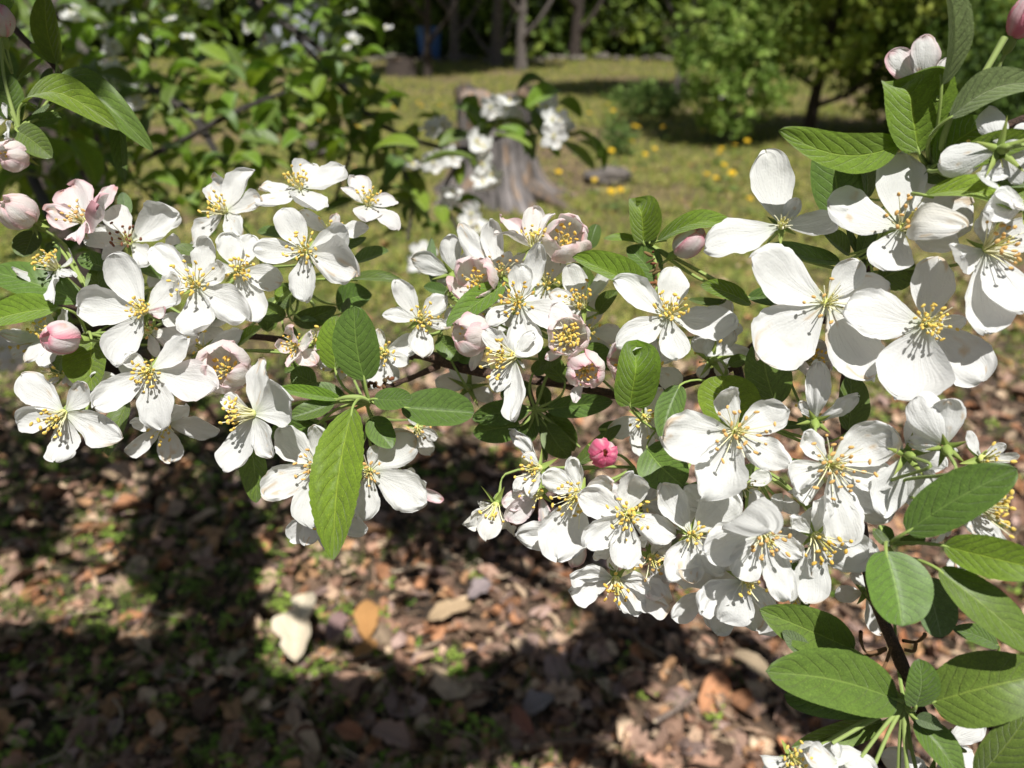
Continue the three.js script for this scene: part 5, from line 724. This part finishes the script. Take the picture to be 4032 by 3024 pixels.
// ---------------------------------------------------------------- the flowering tree behind, out of focus
const flowerMini = (() => { const gs = []; for (let i = 0; i < 5; i++) { const a = i * 1.2566, d = V(Math.cos(a), 0.28, Math.sin(a)); gs.push(petalGeo(V(0, 0, 0), d.multiplyScalar(0.021), V(0, 1, 0), 0.4, {})); } return mergeGeometries(gs); })();
const flowerMiniEye = stamenGeo(V(0, 0, 0), V(0, 1, 0), { n: 8, len: 0.007 });
const miniLeaf = [0, 1, 2, 3].map((i) => leafGeo(V(0, 0, 0), V(0, 0, 1), V(0, 1, 0), 0.26, { fold: 0.2 + 0.12 * i, bend: 0.05 + 0.05 * i, serr: 0, tint: 1 }));
{
  sec('S'); const base = ground2(205, 800); BR = thing('apple_tree', V(base.x, -0.03, base.z), 'dark trunked apple tree behind the left blossoms, leafy boughs blurred with white flowers', 'tree');
  const tb = V(base.x, -0.03, base.z), trunkTop = at(95, -120, 2.75);
  part('trunk', loc(tubeGeo([tb, at(190, 560, 2.85), at(150, 300, 2.8), at(100, 50, 2.75), trunkTop, trunkTop.clone().add(V(-0.1, 0.6, 0))], [0.16, 0.125, 0.115, 0.10, 0.09, 0.05], 16, [1, 1, 1], [1, 1, 1], 40, 0.16)), mBarkDark, BR);
  const bough = (pts, r) => part('bough', loc(tubeGeo(pts.map((p) => at(...p)), r, 8, [1, 1, 1], [1, 1, 1], pts.length * 6, 0.14)), mBark, BR);
  bough([[110, 60, 2.75], [260, 160, 2.0], [420, 255, 1.55], [475, 345, 1.45]], [0.03, 0.012, 0.009, 0.006]);
  bough([[290, 352, 1.6], [400, 300, 1.5], [530, 232, 1.45], [640, 190, 1.5]], [0.007, 0.006, 0.005, 0.003]);
  bough([[120, 20, 2.7], [330, -60, 2.2], [560, 20, 1.9], [730, 150, 1.8], [760, 300, 1.75], [725, 430, 1.7]], [0.03, 0.010, 0.007, 0.004]);
  bough([[640, 80, 1.85], [800, 250, 1.6], [920, 310, 1.4], [1010, 320, 1.35], [1180, 250, 1.3]], [0.006, 0.005, 0.004, 0.003]);
  bough([[1010, 320, 1.35], [960, 420, 1.35], [1000, 520, 1.35]], [0.004, 0.003]);
  bough([[100, 150, 2.75], [60, 340, 1.2], [110, 470, 0.9]], [0.012, 0.008, 0.006]);
  bough([[850, 330, 1.5], [890, 420, 1.45], [880, 520, 1.4]], [0.004, 0.003]);
  const addLeaf = (x, y, d, len, kind) => { const o = part('leaf', miniLeaf[Math.floor(R() * 4)], kind, BR); o.position.copy(at(x, y, d)).sub(BR.position); o.quaternion.copy(quat(rr(-0.3, 1.1), R() * 6.28, rr(-0.6, 0.6))); o.scale.setScalar(len); };
  const zones = [[0, -40, 780, 190, 1.5, 2.6, 300], [180, 140, 640, 300, 1.4, 2.2, 120], [60, 320, 560, 470, 1.2, 2.2, 130], [560, 140, 830, 340, 1.4, 2.0, 110], [830, 200, 1000, 460, 1.2, 1.6, 26], [980, 200, 1080, 330, 1.25, 1.4, 7], [0, 100, 220, 460, 1.0, 2.0, 60], [1060, 180, 1250, 330, 1.25, 1.4, 18], [0, 420, 300, 700, 1.4, 2.4, 60], [760, 320, 930, 560, 1.4, 1.9, 26]];
  for (const [x0, y0, x1, y1, d0, d1, n] of zones) for (let i = 0; i < n; i++) addLeaf(rr(x0, x1), rr(y0, y1), rr(d0, d1), rr(0.045, 0.085), R() < 0.6 ? mYoung : mMature);
  const mk = (x, y, d) => { const g = new THREE.Group(); g.name = 'blossom'; const f = part('petals', flowerMini, mPetal, g); f.name = 'petals'; part('stamens', flowerMiniEye, mStamen, g); g.position.copy(at(x, y, d)).sub(BR.position); g.quaternion.copy(quat(rr(0.2, 1.5), rr(-0.9, 0.9), 0)); g.scale.setScalar(rr(0.85, 1.1)); BR.add(g); };
  const cl = (x, y, sx, sy, d, n) => { for (let i = 0; i < n; i++) mk(x + rr(-sx, sx), y + rr(-sy, sy), d + rr(-0.04, 0.04)); };
  cl(248, 165, 18, 22, 1.55, 4); cl(262, 195, 40, 14, 1.55, 5); cl(290, 225, 14, 14, 1.5, 2); cl(150, 30, 26, 40, 1.9, 5); cl(246, 78, 18, 22, 1.9, 4); cl(235, 112, 20, 10, 1.9, 3); cl(340, 60, 40, 40, 2.1, 4); cl(545, 50, 14, 12, 2.0, 2); cl(583, 95, 14, 12, 1.7, 2); cl(440, -2, 14, 6, 1.8, 2); cl(262, 5, 30, 6, 1.7, 3); cl(410, 75, 14, 12, 2.0, 2);
  cl(932, 283, 22, 12, 1.35, 3); cl(952, 340, 26, 16, 1.3, 4); cl(906, 350, 16, 14, 1.35, 2); cl(1038, 378, 34, 22, 1.3, 5); cl(1100, 245, 18, 26, 1.3, 4); cl(1200, 282, 20, 22, 1.25, 4); cl(1060, 300, 40, 30, 1.32, 3); cl(985, 410, 22, 22, 1.3, 3); cl(1075, 225, 18, 14, 1.3, 2); cl(1172, 232, 20, 8, 1.3, 2); cl(1018, 470, 24, 30, 1.25, 4); cl(900, 570, 20, 22, 1.2, 3); cl(20, 760, 14, 40, 1.0, 3); cl(640, 120, 30, 30, 1.9, 3); cl(800, 60, 60, 40, 2.2, 4);
}
// ---------------------------------------------------------------- the tree these branches grow on: trunk and boughs beside and above the camera
{
  const g = thing('apple_tree', V(1.35, -0.05, 0.15), 'apple tree over the camera whose boughs shade the leaf litter', 'tree');
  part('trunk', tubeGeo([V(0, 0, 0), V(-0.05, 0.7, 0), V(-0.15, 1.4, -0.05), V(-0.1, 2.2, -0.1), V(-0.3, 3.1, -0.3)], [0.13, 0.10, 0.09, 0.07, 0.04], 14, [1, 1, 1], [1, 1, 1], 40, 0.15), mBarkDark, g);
  for (const pts of [[V(-0.12, 1.9, -0.1), V(-0.9, 2.1, -0.4), V(-1.9, 2.15, -0.9), V(-3.0, 2.2, -1.2)], [V(-0.2, 2.6, -0.2), V(-1.0, 2.4, -0.9), V(-1.9, 2.25, -1.7)], [V(-0.12, 1.5, -0.05), V(-0.6, 1.6, -0.2), place(4150, 420, 0.28).sub(g.position)]]) part('bough', tubeGeo(pts, [0.045, 0.025, 0.01].map((r) => pts[1].y < 2 ? r * 0.35 : r), 10, [1, 1, 1], [1, 1, 1], 24, 0.15), mBarkDark, g);
  // crown: the boughs hang over the parts of the litter that lie in shade
  sec('S'); const shade = [[200, 1570, 420, 130, 1000], [640, 1585, 420, 95, 900], [1000, 1560, 300, 60, 420], [1180, 1490, 190, 60, 330], [960, 1060, 190, 95, 420], [1230, 1130, 230, 90, 420], [420, 1170, 140, 150, 460], [120, 960, 260, 90, 420], [500, 1310, 50, 60, 80], [100, 1420, 190, 60, 260], [420, 1420, 130, 60, 200], [60, 1130, 80, 70, 110], [620, 960, 200, 60, 220], [520, 1500, 60, 40, 70], [1380, 1380, 100, 60, 130]];
  const list = []; for (const [x, y, rx, ry, n] of shade) for (let i = 0; i < n * 1.35; i++) { const a = R() * 6.283, k = Math.sqrt(R()), q = ground2(x + Math.cos(a) * k * rx, y + Math.sin(a) * k * ry), h = rr(1.8, 2.35); list.push({ p: q.addScaledVector(SUN, h / SUN.y).sub(g.position), q: quat(rr(-0.5, 0.5), R() * 6.28, rr(-0.5, 0.5)), s: rr(0.05, 0.085), c: ramp(GREENS.slice(1), R()) }); }
  scatter('crown', miniLeaf[1], mCrown, g, list);
}
renderer.render(scene, camera);
